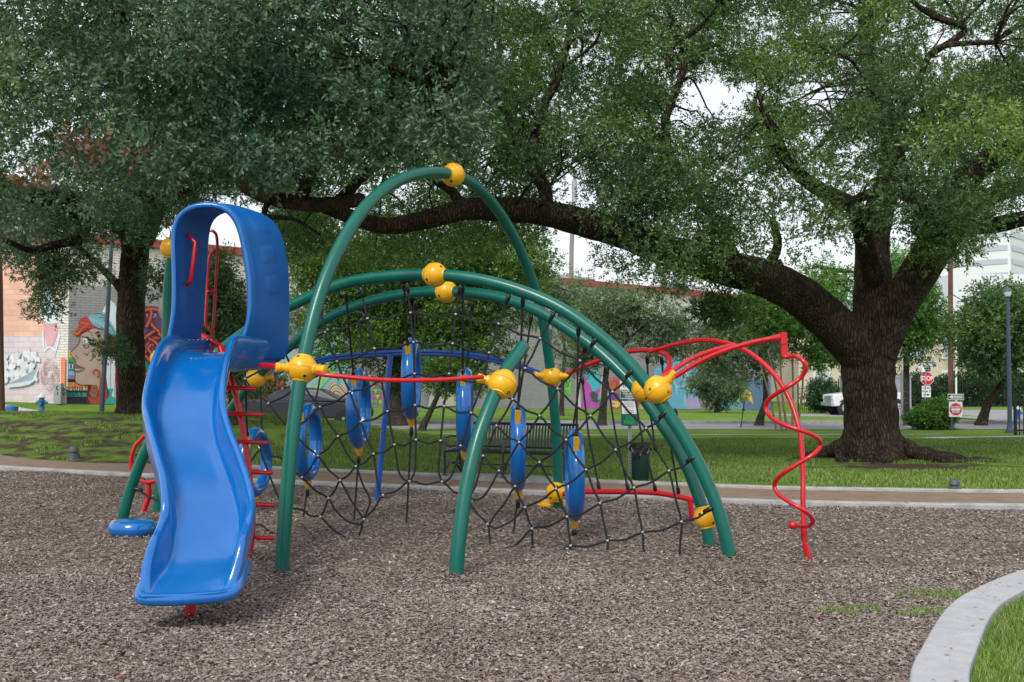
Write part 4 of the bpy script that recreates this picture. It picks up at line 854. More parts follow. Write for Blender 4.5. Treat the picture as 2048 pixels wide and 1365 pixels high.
gable('brick_house', 'small grey roofed house left of the utility pole base', at(1085, 0, 110).x, at(1182, 0, 110).x, 110, at(0, 560, 110).z, at(0, 541, 110).z, 9, M['stucco'], M['roofgrey'])
def apartments():
    d = 82; x0, x1 = at(1590, 0, d).x, at(2300, 0, d).x; z1 = at(0, 655, d).z; t = empty('apartment_building', ((x0 + x1) / 2, d, -.5), 'beige apartment block behind the iron fence', 'building')
    MB().box(((x0 + x1) / 2, d + 6, z1 / 2 - .5), (x1 - x0, 12, z1 + 1)).build('wall', M['stucco'], t, smooth=False)
    b = MB(); b.add([(x0 - .5, d - .5, z1), (x1 + .5, d - .5, z1), (x1 + .5, d + 12.5, z1), (x0 - .5, d + 12.5, z1), (x0 + 5, d + 6, z1 + 2.6), (x1 - 5, d + 6, z1 + 2.6)], [(0, 1, 5, 4), (1, 2, 5), (2, 3, 4, 5), (3, 0, 4), (3, 2, 1, 0)]); b.build('roof', M['roofgrey'], t, smooth=False)
    i = 0; x = x0 + 1.2
    while x < x1 - 1.5:
        for z in (0.6, 3.2):
            w = MB(); w.box((x + .6, d - .03, z + .75), (1.3, .08, 1.7)); f = w.build('window', M['white'], t, smooth=False)
            MB().box((x + .6, d - .075, z + .75), (1.06, .03, 1.46)).build('pane', M['towerglass'], f, smooth=False)
        x += 2.5
    MB().box((at(1970, 0, d - 2).x, d - 2.2, at(0, 600, d).z), (7.5, 4, 3.2)).build('wall', M['tower'], t, smooth=False)
apartments()
def tower():
    d = 260; t = empty('office_tower', (at(2010, 0, d).x, d, 0), 'tall pale striped office tower above the trees at right', 'building')
    xa, xc, xb = at(1890, 0, d).x, at(2012, 0, d).x, at(2012, 0, d).x + 24; H_ = at(0, 452, d).z
    MB().add([(xa, d + 14, -2), (xc, d, -2), (xb, d + 26, -2), (xa + 10, d + 50, -2), (xa, d + 14, H_), (xc, d, H_), (xb, d + 26, H_), (xa + 10, d + 50, H_)], [(0, 1, 5, 4), (1, 2, 6, 5), (2, 3, 7, 6), (3, 0, 4, 7), (4, 5, 6, 7)]).build('wall', M['tower'], t, smooth=False)
    b = MB(); z = 3.0
    while z < H_ - 2:
        for (p, q) in (((xa, d + 14), (xc, d)), ((xc, d), (xb, d + 26))):
            n_ = Vector((q[1] - p[1], p[0] - q[0], 0)).normalized() * .15; o = [Vector((p[0], p[1], 0)) + n_, Vector((q[0], q[1], 0)) + n_]; a_ = o[0].lerp(o[1], .03); c_ = o[0].lerp(o[1], .97)
            b.add([(a_.x, a_.y, z), (c_.x, c_.y, z), (c_.x, c_.y, z + 1.3), (a_.x, a_.y, z + 1.3)], [(0, 1, 2, 3)])
        z += 3.4
    b.build('window_band', M['towerglass'], t, smooth=False)
tower()

# ------------------------------------------------------------------ poles, signs and street furniture
def text(name, s, size, mtx, m, parent, thick=0.002, bold=0.0, sx=1.0):
    cu = bpy.data.curves.new(name, 'FONT'); cu.body = s; cu.size = size; cu.align_x = 'CENTER'; cu.align_y = 'CENTER'; cu.extrude = thick; cu.offset = bold
    o = bpy.data.objects.new(name, cu); COL.objects.link(o); bpy.context.view_layer.update(); dg = bpy.context.evaluated_depsgraph_get()
    me = bpy.data.meshes.new_from_object(o.evaluated_get(dg)); bpy.data.objects.remove(o)
    me.transform(Matrix.Diagonal((sx, 1, 1, 1))); me.transform(mtx)
    return link(name, me, m, parent, smooth=False)
def facing(loc, yaw=0): return Matrix.Translation(loc) @ Matrix.Rotation(yaw, 4, 'Z') @ Matrix.Rotation(pi / 2, 4, 'X')
def plate(w, h, c, yaw, th=.006, r=.03):
    """rounded plate facing -Y, returned as MB"""
    b = MB(); pts = []
    for (sx, sz, a0) in ((1, 1, 0), (-1, 1, 90), (-1, -1, 180), (1, -1, 270)):
        for k in range(5):
            a = radians(a0 + k * 22.5); pts.append((sx * (w / 2 - r) + r * cos(a), sz * (h / 2 - r) + r * sin(a)))
    n = len(pts); F_ = facing(c, yaw); vs = [F_ @ Vector((x, y, th / 2)) for x, y in pts] + [F_ @ Vector((x, y, -th / 2)) for x, y in pts]
    b.add(vs, [tuple(range(n)), tuple(range(2 * n - 1, n - 1, -1))] + [(i, n + i, n + (i + 1) % n, (i + 1) % n) for i in range(n)]); return b
# utility pole with double lamp behind the warehouse
p0 = P(1139, 640, 82); t = empty('utility_pole', (p0.x, 82, 0), 'tall weathered utility pole with two lamp arms seen in the sky gap', 'pole')
top = P(1150, 345, 82); MB().tube([(p0.x, 82, -1), P(1143, 500, 82), top], [.2, .18, .13], 10).build('pole', M['grey_pole'], t)
for s_ in (-1, 1):
    a = P(1149, 372, 82); b_ = P(1149 + s_ * 16, 378, 82); MB().tube([a, a + Vector((s_ * .4, 0, .15)), b_], .04, 6).sphere(b_ + Vector((s_ * .1, 0, -.1)), .2, 10, 6, (1.5, 1, .6)).build('lamp_arm', M['galv'], t)
MB().tube([P(1149, 362, 82), P(1149, 405, 82)], .22, 10).build('transformer', M['galv'], t)
# brown pole and white pole
def polething(name, label, px, pyb, pyt, d, r, m, cat='pole', lean=0):
    a = P(px, pyb, d); z = gz(a.x, d); t_ = P(px + lean, pyt, d); o = MB().tube([(a.x, d, z - .1), Vector((a.x, d, z)).lerp(t_, .5), t_], [r, r * .93, r * .85], 12).build(name, m); tag(o, label, cat); return o
polething('utility_pole', 'thick reddish brown wooden pole behind the street signs', 1901, 790, 470, 68, .17, M['wood_pole'])
polething('white_pole', 'slender white pole standing beside the brown wooden pole', 1912, 790, 540, 67.2, .06, M['white'])
sg = GT(1805, 857); polething('sign_post', 'bare grey steel post between oak trunk and bush', 1804, 857, 741, sg.y, .05, M['galv'])
b_ = MB(); a = P(1898, 585, 66); c = P(2120, 668, 60); sp = [a.lerp(c, i / 16) + Vector((0, 0, -.5 * sin(pi * i / 16))) for i in range(17)]; b_.tube(sp, .03, 6); b_.tube([sp[2], sp[3]], .09, 8); tag(b_.build('overhead_cable', M['cap']), 'black overhead cable with splice hanging from the brown pole', 'cable')
stk = GT(1481, 856); tag(MB().tube([(stk.x, stk.y, stk.z - .05), P(1489, 803, stk.y)], .018, 6).tube([P(1487, 818, stk.y), P(1486.6, 822, stk.y)], .05, 6).build('survey_stake', M['cap']), 'thin leaning black stake in the verge', 'stake')
tk = P(2, 828, 29.0); tr = MB().tube([(tk.x, 29, gz(tk.x, 29) - .2), P(0, 700, 29), P(-1, 560, 29), P(-6, 380, 29)], [.12, .10, .09, .08], 10).build('utility_pole', M['wood_pole']); tag(tr, 'dark slim pole cut by the left picture edge', 'pole')
# lamp posts
def lamp_post(px, py, pyt, lean, label, d=None, k=1.0, m=None):
    m = m or M['lampblue']
    g_ = GT(px, py); 
    if d: x = P(px, py, d).x; g_ = Vector((x, d, gz(x, d)))
    hgt = P(px, pyt, g_.y).z - g_.z; t = empty('lamp_post', g_, label, 'street lamp', 'lamp posts of the park'); 
    L = lambda z: (lean * z, 0, z)
    MB().lathe((0, 0, 0), [(.13, 0), (.13, .1), (.09, .16), (.085, .3)], 16).build('base', m, t, local=True)
    MB().tube([L(.25), L(hgt * .5), L(hgt - .46)], [.07 * k, .062 * k, .052 * k], 14).build('pole', m, t, local=True)
    z = hgt - .46; x = lean * z
    h = MB().lathe((x, 0, z), [(.045, 0), (.065, .02), (.045, .05), (.075, .10), (.08, .12)], 16).build('lamp_collar', m, t, local=True)
    MB().lathe((x, 0, z + .12), [(.075, 0), (.105, .07), (.118, .16)], 16).build('lamp_shade', M['lampglass'], t, local=True)
    MB().lathe((x, 0, z + .28), [(.135, 0), (.13, .02), (.09, .09), (.036, .13), (.02, .145), (.014, .18), (.001, .19)], 16).build('lamp_cap', m, t, local=True)
    return t
lamp_post(2020, 866, 572, 0.0, 'blue grey park lamp post with frosted lantern at the right edge')
lamp_post(203, 813, 420, 0.045, 'dark leaning lamp post in front of the woman mural', d=41.5, k=1.35, m=M['lampdark'])
# stop sign assembly
sd_ = 61.0; sx_ = P(1840, 0, sd_).x; t = empty('stop_sign', (sx_, sd_, gz(sx_, sd_)), 'red stop sign with street name blades above and one way plate below', 'sign'); yaw = radians(-44)
zc = lambda py: P(0, py, sd_).z
MB().tube([(sx_ - .05, sd_ + .03, gz(sx_, sd_) - .1), (sx_ + .09, sd_ + .03, zc(722))], .03, 8).build('post', M['galv'], t)
c0 = Vector((P(1843.5, 0, sd_).x, sd_, zc(757.5)))
def ngon(n, r, c, yaw, th, rot=0):
    F_ = facing(c, yaw); v = [F_ @ Vector((r * cos(rot + 2 * pi * i / n), r * sin(rot + 2 * pi * i / n), s_ * th / 2)) for s_ in (1, -1) for i in range(n)]
    return MB().add(v, [tuple(range(n)), tuple(range(2 * n - 1, n - 1, -1))] + [(i, n + i, n + (i + 1) % n, (i + 1) % n) for i in range(n)])
nv = Matrix.Rotation(yaw, 3, 'Z') @ Vector((0, -1, 0))
pq = ngon(8, .41, c0, yaw, .008, pi / 8).build('sign_plate', M['white'], t, smooth=False)
ngon(8, .385, c0 + nv * .008, yaw, .004, pi / 8).build('sign_face', M['signred'], pq, smooth=False); text('lettering', 'STOP', .36, facing(c0 + nv * .013, yaw), M['white'], pq, bold=.008, sx=.8)
c1 = Vector((P(1841.5, 0, sd_).x, sd_, zc(783.5))); pq = plate(.48, .66, c1, radians(-30), .008, .03).build('sign_plate', M['white'], t, smooth=False); n1 = Matrix.Rotation(radians(-30), 3, 'Z') @ Vector((0, -1, 0))
text('lettering', 'ONE', .2, facing(c1 + n1 * .008 + Vector((0, 0, .2)), radians(-30)), M['signblack'], pq, bold=.004); text('lettering', 'WAY', .2, facing(c1 + n1 * .008 + Vector((0, 0, .0)), radians(-30)), M['signblack'], pq, bold=.004)
F_ = facing(c1 + n1 * .008 + Vector((0, 0, -.19)), radians(-30)); MB().add([F_ @ Vector(v) for v in ((-.18, -.03, 0), (.06, -.03, 0), (.06, -.09, 0), (.19, 0, 0), (.06, .09, 0), (.06, .03, 0), (-.18, .03, 0))], [(0, 1, 2, 3, 4, 5, 6)]).build('arrow', M['signblack'], pq, smooth=False)
c2 = Vector((P(1843.5, 0, sd_).x, sd_ - .05, zc(729.5))); pq = plate(1.1, .34, c2, 0, .008, .03).build('street_name_blade', M['white'], t, smooth=False); c2n = c2 + Vector((0, -.008, 0))
MB().box(c2n + Vector((.13, 0, 0)), (.80, .004, .28)).build('sign_face', M['signgrey'], pq, smooth=False); text('lettering', 'Anita', .26, facing(c2n + Vector((.02, -.005, -.01)), 0), M['white'], pq, bold=.006); text('lettering', '500', .09, facing(c2n + Vector((.42, -.005, .08)), 0), M['white'], pq)
MB().add([c2n + Vector(v) for v in ((-.50, -.003, -.1), (-.40, -.003, -.1), (-.43, -.003, .1))], [(0, 1, 2)]).build('emblem', M['hydblue2'], pq, smooth=False); MB().add([c2n + Vector(v) for v in ((-.40, -.003, -.02), (-.30, -.003, -.02), (-.30, -.003, .1), (-.40, -.003, .1))], [(0, 1, 2, 3)]).build('emblem', M['yellow'], pq, smooth=False)
c3 = Vector((P(1842.5, 0, sd_).x, sd_ - .03, zc(739.5))); pq = plate(.5, .27, c3, radians(-60) * 0, .008, .02).build('street_name_blade', M['white'], t, smooth=False); MB().box(c3 + Vector((.07, -.007, 0)), (.33, .004, .23)).build('sign_face', M['signblack'], pq, smooth=False); text('lettering', 'Chenevert', .085, facing(c3 + Vector((.07, -.011, 0)), 0), M['white'], pq, sx=.7)
# do not enter / one way sign by the bush
sp_ = GT(1907, 862); D2 = sp_.y + .1; x2 = sp_.x; t = empty('do_not_enter_sign', (x2, D2, sp_.z), 'white plate with red do not enter disc and one way arrow at bush', 'sign')
MB().tube([(x2, D2 + .03, sp_.z - .1), (x2, D2 + .03, P(0, 790, D2).z)], .03, 8).build('post', M['lampblue'], t)
ca = Vector((P(1899.5, 0, D2).x, D2, P(0, 794.5, D2).z)); pq = plate(.53, .20, ca, 0, .006, .015).build('sign_plate', M['white'], t, smooth=False); can = ca + Vector((0, -.006, 0))
MB().box(can, (.50, .003, .15)).build('sign_face', M['signblack'], pq, smooth=False)
MB().add([can + Vector(v) for v in ((-.23, -.004, 0), (-.12, -.004, .065), (-.12, -.004, .045), (.22, -.004, .045), (.22, -.004, -.045), (-.12, -.004, -.045), (-.12, -.004, -.065))], [tuple(range(7))]).build('arrow', M['white'], pq, smooth=False); text('lettering', 'ONE WAY', .07, facing(can + Vector((.05, -.007, 0)), 0), M['signblack'], pq, sx=.95)
cb = Vector((P(1899, 0, D2).x, D2, P(0, 819, D2).z)); pq = plate(.44, .50, cb, 0, .006, .02).build('sign_plate', M['white'], t, smooth=False); ngon(32, .20, cb + Vector((0, -.006, .0)), 0, .004).build('sign_face', M['signred'], pq, smooth=False)
MB().box(cb + Vector((0, -.010, -.01)), (.30, .003, .07)).build('sign_bar', M['white'], pq, smooth=False); text('lettering', 'DO NOT', .082, facing(cb + Vector((0, -.0105, .075)), 0), M['white'], pq, bold=.002); text('lettering', 'ENTER', .082, facing(cb + Vector((0, -.0105, -.095)), 0), M['white'], pq, bold=.002)
# pet waste station
pg = Vector((P(1256, 0, 16.15).x, 16.15, gz(1.8, 16.15))); t = empty('pet_waste_station', pg, 'green and white pet sign with bag dispenser on perforated post', 'sign'); dz = 16.0
MB().box((pg.x, pg.y, P(0, 848, dz).z), (.05, .03, P(0, 740, dz).z * 2 - 2 * P(0, 848, dz).z)).build('post', M['galv'], t, smooth=False)
b_ = MB()
for i in range(26): b_.tube([(pg.x, pg.y - .0165, .12 + i * .045), (pg.x, pg.y - .012, .12 + i * .045)], .008, 8)
b_.build('post_hole', M['dark'], t)['kind'] = 'stuff'
cs = Vector((P(1256, 0, dz).x, pg.y - .025, P(0, 769, dz).z)); w_, h_ = 35 / 2100 * dz, 58 / 2100 * dz; pq = plate(w_, h_, cs, 0, .005, .02).build('sign_plate', M['white'], t, smooth=False)
MB().box(cs + Vector((0, -.004, h_ * .405)), (w_ * .9, .003, h_ * .15)).build('sign_face', M['signgreen'], pq, smooth=False); MB().box(cs + Vector((0, -.004, -h_ * .335)), (w_ * .95, .003, h_ * .28)).build('sign_face', M['signgreen'], pq, smooth=False)
text('lettering', 'PET', .055, facing(cs + Vector((-.04, -.007, h_ * .42)), 0), M['white'], pq, bold=.001); text('lettering', 'STATION', .022, facing(cs + Vector((-.03, -.007, h_ * .355)), 0), M['white'], pq)
text('lettering', 'LEASH', .016, facing(cs + Vector((-.03, -.005, h_ * .29)), 0), M['signgreen'], pq)
for i, s_ in enumerate(('PLEASE KEEP', 'THIS AREA', 'CLEAN')): text('lettering', s_, .040, facing(cs + Vector((0, -.007, -h_ * (.245 + i * .088))), 0), M['white'], pq, bold=.0008, sx=.95)
b_ = MB(); q = cs + Vector((0, -.005, 0)); b_.tube([q + Vector((-.055, 0, .085)), q + Vector((-.055, -.001, .086))], .001, 6)
fig = []
def flat(pts): b_.add([q + Vector((x, 0, z)) for x, z in pts], [tuple(range(len(pts)))])
flat([(-.07 + .016 * cos(a), .095 + .016 * sin(a)) for a in np.linspace(0, 5.8, 10)]); flat([(-.085, .075), (-.05, .07), (-.03, .05), (-.02, .045), (-.022, .038), (-.05, .05), (-.058, .02), (-.04, -.05), (-.052, -.05), (-.07, .0), (-.078, -.045), (-.09, -.045), (-.082, .02)])
flat([(.02, -.01), (.035, .0), (.075, .0), (.09, .022), (.10, .01), (.095, -.005), (.085, -.015), (.085, -.045), (.075, -.045), (.072, -.02), (.04, -.02), (.035, -.045), (.025, -.045)]); b_.build('pictogram', M['signgreen'], pq, smooth=False)
cd = Vector((P(1257, 0, dz).x, pg.y - .06, P(0, 827, dz).z)); pd = MB().box(cd, (.25, .09, 50 / 2100 * dz)).build('bag_dispenser', M['signgreen'], t, smooth=False); bevel(pd, .008)
MB().box(cd + Vector((-.01, -.048, .085)), (.225, .004, .19)).build('notice', M['white'], pd, smooth=False)
for i in range(5): MB().box(cd + Vector((-.01, -.0515, .155 - i * .028 - (i > 2) * .03)), (.16 - .02 * (i % 2), .002, .007)).build('notice_line', M['signgrey'], pd, smooth=False)
b_ = MB(); rows = []
for j in range(7): f = j / 6; rows.append([cd + Vector((-.01 + (u - .5) * (.10 + .09 * f), -.055 - .02 * sin(pi * u) - .006 * sin(u * 20 + j), -.03 - .145 * f)) for u in np.linspace(0, 1, 14)])
b_.grid(rows); b_.build('plastic_bag', M['bag'], pd)
# litter bin
bx = P(1277, 0, 15.9).x; t = empty('litter_bin', (bx, 15.9, .0), 'dark green perforated litter bin with black liner beside the pet sign', 'bin')
zt, zb_ = P(0, 888, 15.9).z, P(0, 960, 15.9).z; MB().lathe((bx, 15.9, zb_), [(.115, 0), (.13, .02), (.14, (zt - zb_) * .95), (.148, zt - zb_), (.13, zt - zb_), (.12, .1)], 28).build('bin_body', M['bin'], t)
b_ = MB()
for i in range(9):
    for j in range(11):
        a = pi + (j + .5 * (i % 2)) * .28 + .05; z = zb_ + .06 + i * .028; b_.tube([(bx + .137 * cos(a), 15.9 + .137 * sin(a), z), (bx + .143 * cos(a), 15.9 + .143 * sin(a), z)], .006, 6)
b_.build('perforation', M['signblack'], t)['kind'] = 'stuff'
rows = []; rg = random.Random(4)
for j in range(8):
    f = j / 7; row = []
    for k in range(40):
        a = 2 * pi * k / 40; r_ = .152 + .02 * sin(a * 7 + j) * f + .016 * sin(a * 13) * f; dr = (.15 + .08 * sin(a * 2.3 + 4) + .05 * sin(a * 5)) * f
        row.append((bx + r_ * cos(a), 15.9 + r_ * sin(a), zt + .012 - dr))
    rows.append(row)
MB().grid(rows, closed=True).build('bin_liner', M['binbag'], t)
# bench
def bench():
    Lp, Rp = P(905, 0, 16.35), P(1136, 0, 15.55); c = (Lp + Rp) / 2; yaw = math.atan2(Rp.y - Lp.y, Rp.x - Lp.x); ln = (Rp - Lp).length
    t = empty('park_bench', (c.x, c.y, .07), 'dark slatted metal park bench facing the playground', 'bench', rz=yaw)
    f = MB(); b_ = MB(); n = 38; sl_ = MB()
    for i in range(n):
        x = -ln / 2 + .07 + i * (ln - .14) / (n - 1)
        if abs(x) < .02: continue
        sl_.box((x, .30, .595), (.030, .010, .36), M=Matrix.Rotation(radians(-10), 3, 'X')); b_.box((x, .03, .395), (.030, .44, .010)); b_.tube([(x - .0, -.19, .395), (x, -.215, .375)], .014, 6)
    sl_.build('backrest', M['blackpaint'], t, smooth=False, local=True); b_.build('seat', M['blackpaint'], t, smooth=False, local=True)
    MB().tube([(-ln / 2, .335, .785), (ln / 2, .335, .785)], .02, 8).tube([(-ln / 2, .265, .43), (ln / 2, .265, .43)], .014, 8).tube([(-ln / 2, -.2, .375), (ln / 2, -.2, .375)], .018, 8).tube([(-ln / 2, .05, .17), (ln / 2, .05, .17)], .010, 8).build('rail', M['blackpaint'], t, local=True)
    for x in (-ln / 2, 0, ln / 2):
        g_ = MB(); w = .05
        def bar(pts): 
            for a, c_ in zip(pts[:-1], pts[1:]): g_.tube([a, c_], .020, 6)
        bar([(x, -.20, 0), (x, -.20, .38), (x, -.16, .57), (x, .0, .60), (x, .26, .58)]); bar([(x, .38, 0), (x, .25, .40), (x, .345, .80)]); bar([(x, -.20, .37), (x, .25, .40)]); bar(spline([(x, -.20, .05), (x, .05, .20), (x, .36, .03)], 5))
        g_.box((x, -.20, .008), (.08, .08, .015)).box((x, .38, .008), (.08, .08, .015)); g_.build('leg_frame', M['blackpaint'], t, local=True)
bench()
# bollard lights
def bollard(px, py, sc, label):
    g_ = GT(px, py); t = empty('bollard_light', g_, label, 'bollard light', 'low domed path lights'); s_ = sc
    MB().lathe((0, 0, 0), [(.135 * s_, 0), (.13 * s_, .02 * s_), (.115 * s_, .12 * s_)], 24).build('base', M['bollard'], t, local=True)
    MB().lathe((0, 0, .12 * s_), [(.08 * s_, 0), (.08 * s_, .045 * s_)], 20).build('lens', M['lampglass'] if 0 else M['signgrey'], t, local=True)
    MB().lathe((0, 0, .155 * s_), [(.10 * s_, 0), (.108 * s_, .005 * s_), (.10 * s_, .05 * s_), (.08 * s_, .085 * s_), (.045 * s_, .108 * s_), (.001, .115 * s_)], 24).build('dome', M['bollard'], t, local=True)
bollard(147, 919, .92, 'low domed bollard light at the foot of the grassy mound'); bollard(1909, 986, .72, 'low domed bollard light on the far kerb right of the oak')
# hydrants
def hydrant(px, py, d, hpx, m, label):
    if d: x = P(px, py, d).x; g_ = Vector((x, d, gz(x, d)))
    else: g_ = GT(px, py)
    s_ = hpx / 2100 * g_.y / .75; t = empty('fire_hydrant', g_, label, 'fire hydrant'); t.scale = (s_,) * 3
    MB().lathe((0, 0, 0), [(.17, 0), (.17, .03), (.12, .04), (.105, .08), (.10, .42), (.14, .44), (.14, .48), (.10, .5), (.10, .58)], 18).build('barrel', m, t, local=True)
    MB().lathe((0, 0, .58), [(.15, 0), (.145, .03), (.11, .10), (.05, .15), (.035, .155), (.03, .19), (.001, .195)], 18).build('bonnet', M['white'], t, local=True)
    for s2 in (-1, 1): MB().tube([(s2 * .08, 0, .38), (s2 * .19, 0, .38)], .055, 10).tube([(s2 * .19, 0, .38), (s2 * .215, 0, .38)], .065, 8).build('outlet', m, t, local=True)
    MB().tube([(0, -.08, .36), (0, -.18, .36)], .08, 12).build('outlet', m, t, local=True)
hydrant(83, 828, 28.4, 38, M['hydblue'], 'pale blue fire hydrant with white cap on the left mound')
hydrant(2037, 835, 44, 27, M['hydblue2'], 'bright blue fire hydrant with white cap beyond the right lamp post')
vb = P(24, 823, 28.6); o_ = MB().lathe((vb.x, 28.6, gz(vb.x, 28.6) + .0), [(.16, 0), (.16, .16), (.12, .2), (.001, .21)], 12).build('valve_cover', M['hydblue']); tag(o_, 'small blue valve cover in the grass left of the pale hydrant', 'valve cover')
# iron fences
def fence(x0, x1, y0, y1, h, label, gap=.13, r=.012, yb=None):
    t = empty('iron_fence', (x0, y0, gz(x0, y0)), label, 'fence'); a = Vector((x0, y0, 0)); c = Vector((x1, y1, 0)); L = (c - a).length; n = int(L / gap); b_ = MB()
    for i in range(n + 1):
        p = a.lerp(c, i / n); z = gz(p.x, p.y); b_.box((p.x, p.y, z + h / 2), (r * 2, r * 2, h))
    b_.build('pickets', M['cap'], t, smooth=False)['kind'] = 'stuff'; zz = [gz(x0, y0), gz(x1, y1)]
    for f in (.12, .88): MB().tube([(x0, y0, zz[0] + h * f), (x1, y1, zz[1] + h * f)], r * 1.6, 6).build('rail', M['cap'], t)
    k = max(2, int(L / 2.4))
    for i in range(k + 1):
        p = a.lerp(c, i / k); MB().box((p.x, p.y, gz(p.x, p.y) + h * .53), (.07, .07, h * 1.06)).build('post', M['cap'], t, smooth=False)
fence(18.5, 42, 68, 67, 1.75, 'black iron fence in front of the hedge and beige building'); fence(P(2016, 0, 31).x, 24, 31.0, 30.5, 1.15, 'short black iron fence at the right picture edge', .12)

# ------------------------------------------------------------------ vehicles
def vehicle(name, label, loc, yaw, prof, cabin, hw, wheels, wr, body_m, glass_m, cat, rot=True, bed=None):
    """prof: body side outline (x,z); cabin: greenhouse outline (x,z)"""
    t = empty(name, loc, label, cat, rz=yaw); 
    def slab(pr, w_low, w_top, zlo, zhi, nm, m, par=t, bw=.05):
        b_ = MB(); n = len(pr); vs = []
        for s_ in (-1, 1):
            for (x, z) in pr: f = min(max((z - zlo) / (zhi - zlo), 0), 1); vs.append((x, s_ * (w_low + (w_top - w_low) * f), z))
        b_.add(vs, [tuple(range(n)), tuple(range(2 * n - 1, n - 1, -1))] + [(i, i + n, (i + 1) % n + n, (i + 1) % n) for i in range(n)]); o = b_.build(nm, m, par, smooth=True, local=True, recalc=True); bevel(o, bw, 3); return o
    bd = slab(prof, hw, hw * .97, .3, 1.0, 'body', body_m)
    zs = [z for _, z in cabin]; slab(cabin, hw * .93, hw * .74, min(zs), max(zs), 'cabin', body_m, bw=.04)
    cx = sum(x for x, _ in cabin) / len(cabin); cz = (max(zs) + min(zs)) / 2; H2 = max(zs) - min(zs)
    for s_ in (-1, 1):
        for (f0, f1) in ((-.86, -.04), (.03, .84)):
            xs_lo = [x for x, z in cabin if z == min(zs)]; xs_hi = [x for x, z in cabin if z > max(zs) - .12]; lo0, lo1, hi0, hi1 = min(xs_lo), max(xs_lo), min(xs_hi), max(xs_hi)
            def pt(f, g): 
                xl = (lo0 + lo1) / 2 + f * (lo1 - lo0) / 2; xh = (hi0 + hi1) / 2 + f * (hi1 - hi0) / 2; x = xl + (xh - xl) * g; w = hw * (.93 + (.74 - .93) * g) + .008; return (x, s_ * w, min(zs) + g * H2)
            MB().add([pt(f0, .15), pt(f1, .15), pt(f1, .86), pt(f0, .86)], [(0, 1, 2, 3)]).build('side_window', glass_m, t, smooth=False, local=True)
    lo = sorted([p for p in cabin if p[1] == min(zs)]); hi = sorted([p for p in cabin if p[1] > max(zs) - .12])
    for (a, b2, s_, nm) in ((lo[0], hi[0], -1, 'rear_window'), (lo[-1], hi[-1], 1, 'windscreen')):
        def pw(g, y): x = a[0] + (b2[0] - a[0]) * g + s_ * .012; z = a[1] + (b2[1] - a[1]) * g + .01; return (x, y * hw * (.93 + (.74 - .93) * g) * .88, z)
        MB().add([pw(.12, -1), pw(.12, 1), pw(.88, 1), pw(.88, -1)], [(0, 1, 2, 3)]).build(nm, glass_m, t, smooth=False, local=True)
    for x in wheels:
        for s_ in (-1, 1):
            Mx = Matrix.Rotation(pi / 2, 3, 'X'); w = MB().lathe((x, s_ * (hw - .09), wr), [(wr * .6, -.11), (wr * .93, -.11), (wr, -.08), (wr, .08), (wr * .93, .11), (wr * .6, .11)], 28, Mx).build('wheel', M['tyre'], t, local=True)
            rim = MB().lathe((x, s_ * (hw + .015), wr), [(wr * .18, .02 * -s_), (wr * .16, .0), (wr * .62, .0), (wr * .64, -.01)], 24, Mx); 
            rim.build('rim', M['steel'], w, local=True)
            sp_ = MB()
            for k in range(8): a = k * pi / 4; sp_.tube([(x + cos(a + .2) * wr * .3, s_ * (hw + .022), wr + sin(a + .2) * wr * .3), (x + cos(a + .2) * wr * .5, s_ * (hw + .022), wr + sin(a + .2) * wr * .5)], wr * .075, 6)
            sp_.build('rim_hole', M['signblack'], w, local=True)
    return t
cx_ = P(622, 0, 37).x
car = vehicle('sedan', 'dark grey sedan driving left to right past the murals', (cx_, 37.2, gz(cx_, 37.2) + .01), 0, [(-2.15, .32), (2.15, .32), (2.18, .55), (2.1, .72), (1.2, .88), (-1.3, .95), (-2.12, .95), (-2.2, .7)], [(-1.62, .93), (-1.0, 1.30), (-.2, 1.38), (.45, 1.33), (1.28, .90), (-1.62, .93)][:-1] + [], .86, (-1.35, 1.35), .32, M['cargrey'], M['glass'], 'car')
for s_ in (-1, 1): MB().box((-2.17, s_ * .62, .78), (.10, .42, .16)).build('tail_light', M['tail'], car, smooth=False, local=True)
MB().box((-2.20, 0, .72), (.04, .5, .15)).build('number_plate', M['white'], car, smooth=False, local=True); MB().box((-2.17, 0, .45), (.14, 1.66, .2)).build('bumper', M['cargrey'], car, smooth=False, local=True)
ty = 57.5; tx_ = P(1722, 0, ty).x
trk = vehicle('pickup_truck', 'white pickup truck standing half hidden behind the oak trunk', (tx_, ty, gz(tx_, ty) + .01), pi, [(-2.0, .5), (2.0, .5), (2.02, .8), (1.95, 1.12), (1.0, 1.22), (-1.95, 1.22), (-2.02, .8)], [(-.9, 1.2), (-.75, 1.78), (.35, 1.80), (1.05, 1.2)], .95, (-1.3, 1.32), .41, M['truckwhite'], M['glass'], 'truck')
trk.scale = (1.02,) * 3
for s_ in (-1, 1):
    MB().box((1.98, s_ * .74, .98), (.12, .3, .22)).build('headlight', M['lampglass'], trk, smooth=False, local=True)
    for x in (-1.3, 1.32): MB().lathe((x, s_ * .935, .41), [(.30, 0), (.50, 0), (.50, .02 * s_), (.30, .02 * s_)], 24, Matrix.Rotation(pi / 2, 3, 'X'), caps=False).build('wheel_arch', M['signblack'], trk, local=True)
MB().box((2.02, 0, .88), (.08, 1.1, .32)).build('grille', M['galv'], trk, smooth=False, local=True); MB().box((2.06, 0, .6), (.16, 1.8, .18)).build('bumper', M['steel'], trk, smooth=False, local=True)
gx = P(1793, 0, 60).x
MB().box((gx - 1.0, 61.5, gz(gx, 61.5) + .95), (3.4, 2.2, 1.9)).box((gx - 1.0, 61.5, gz(gx, 61.5) + 1.92), (3.5, 2.3, .12)).build('dumpster', M['galv'], smooth=False); tag(bpy.data.objects['dumpster'], 'grey metal container with slatted side right of the oak trunk', 'container')
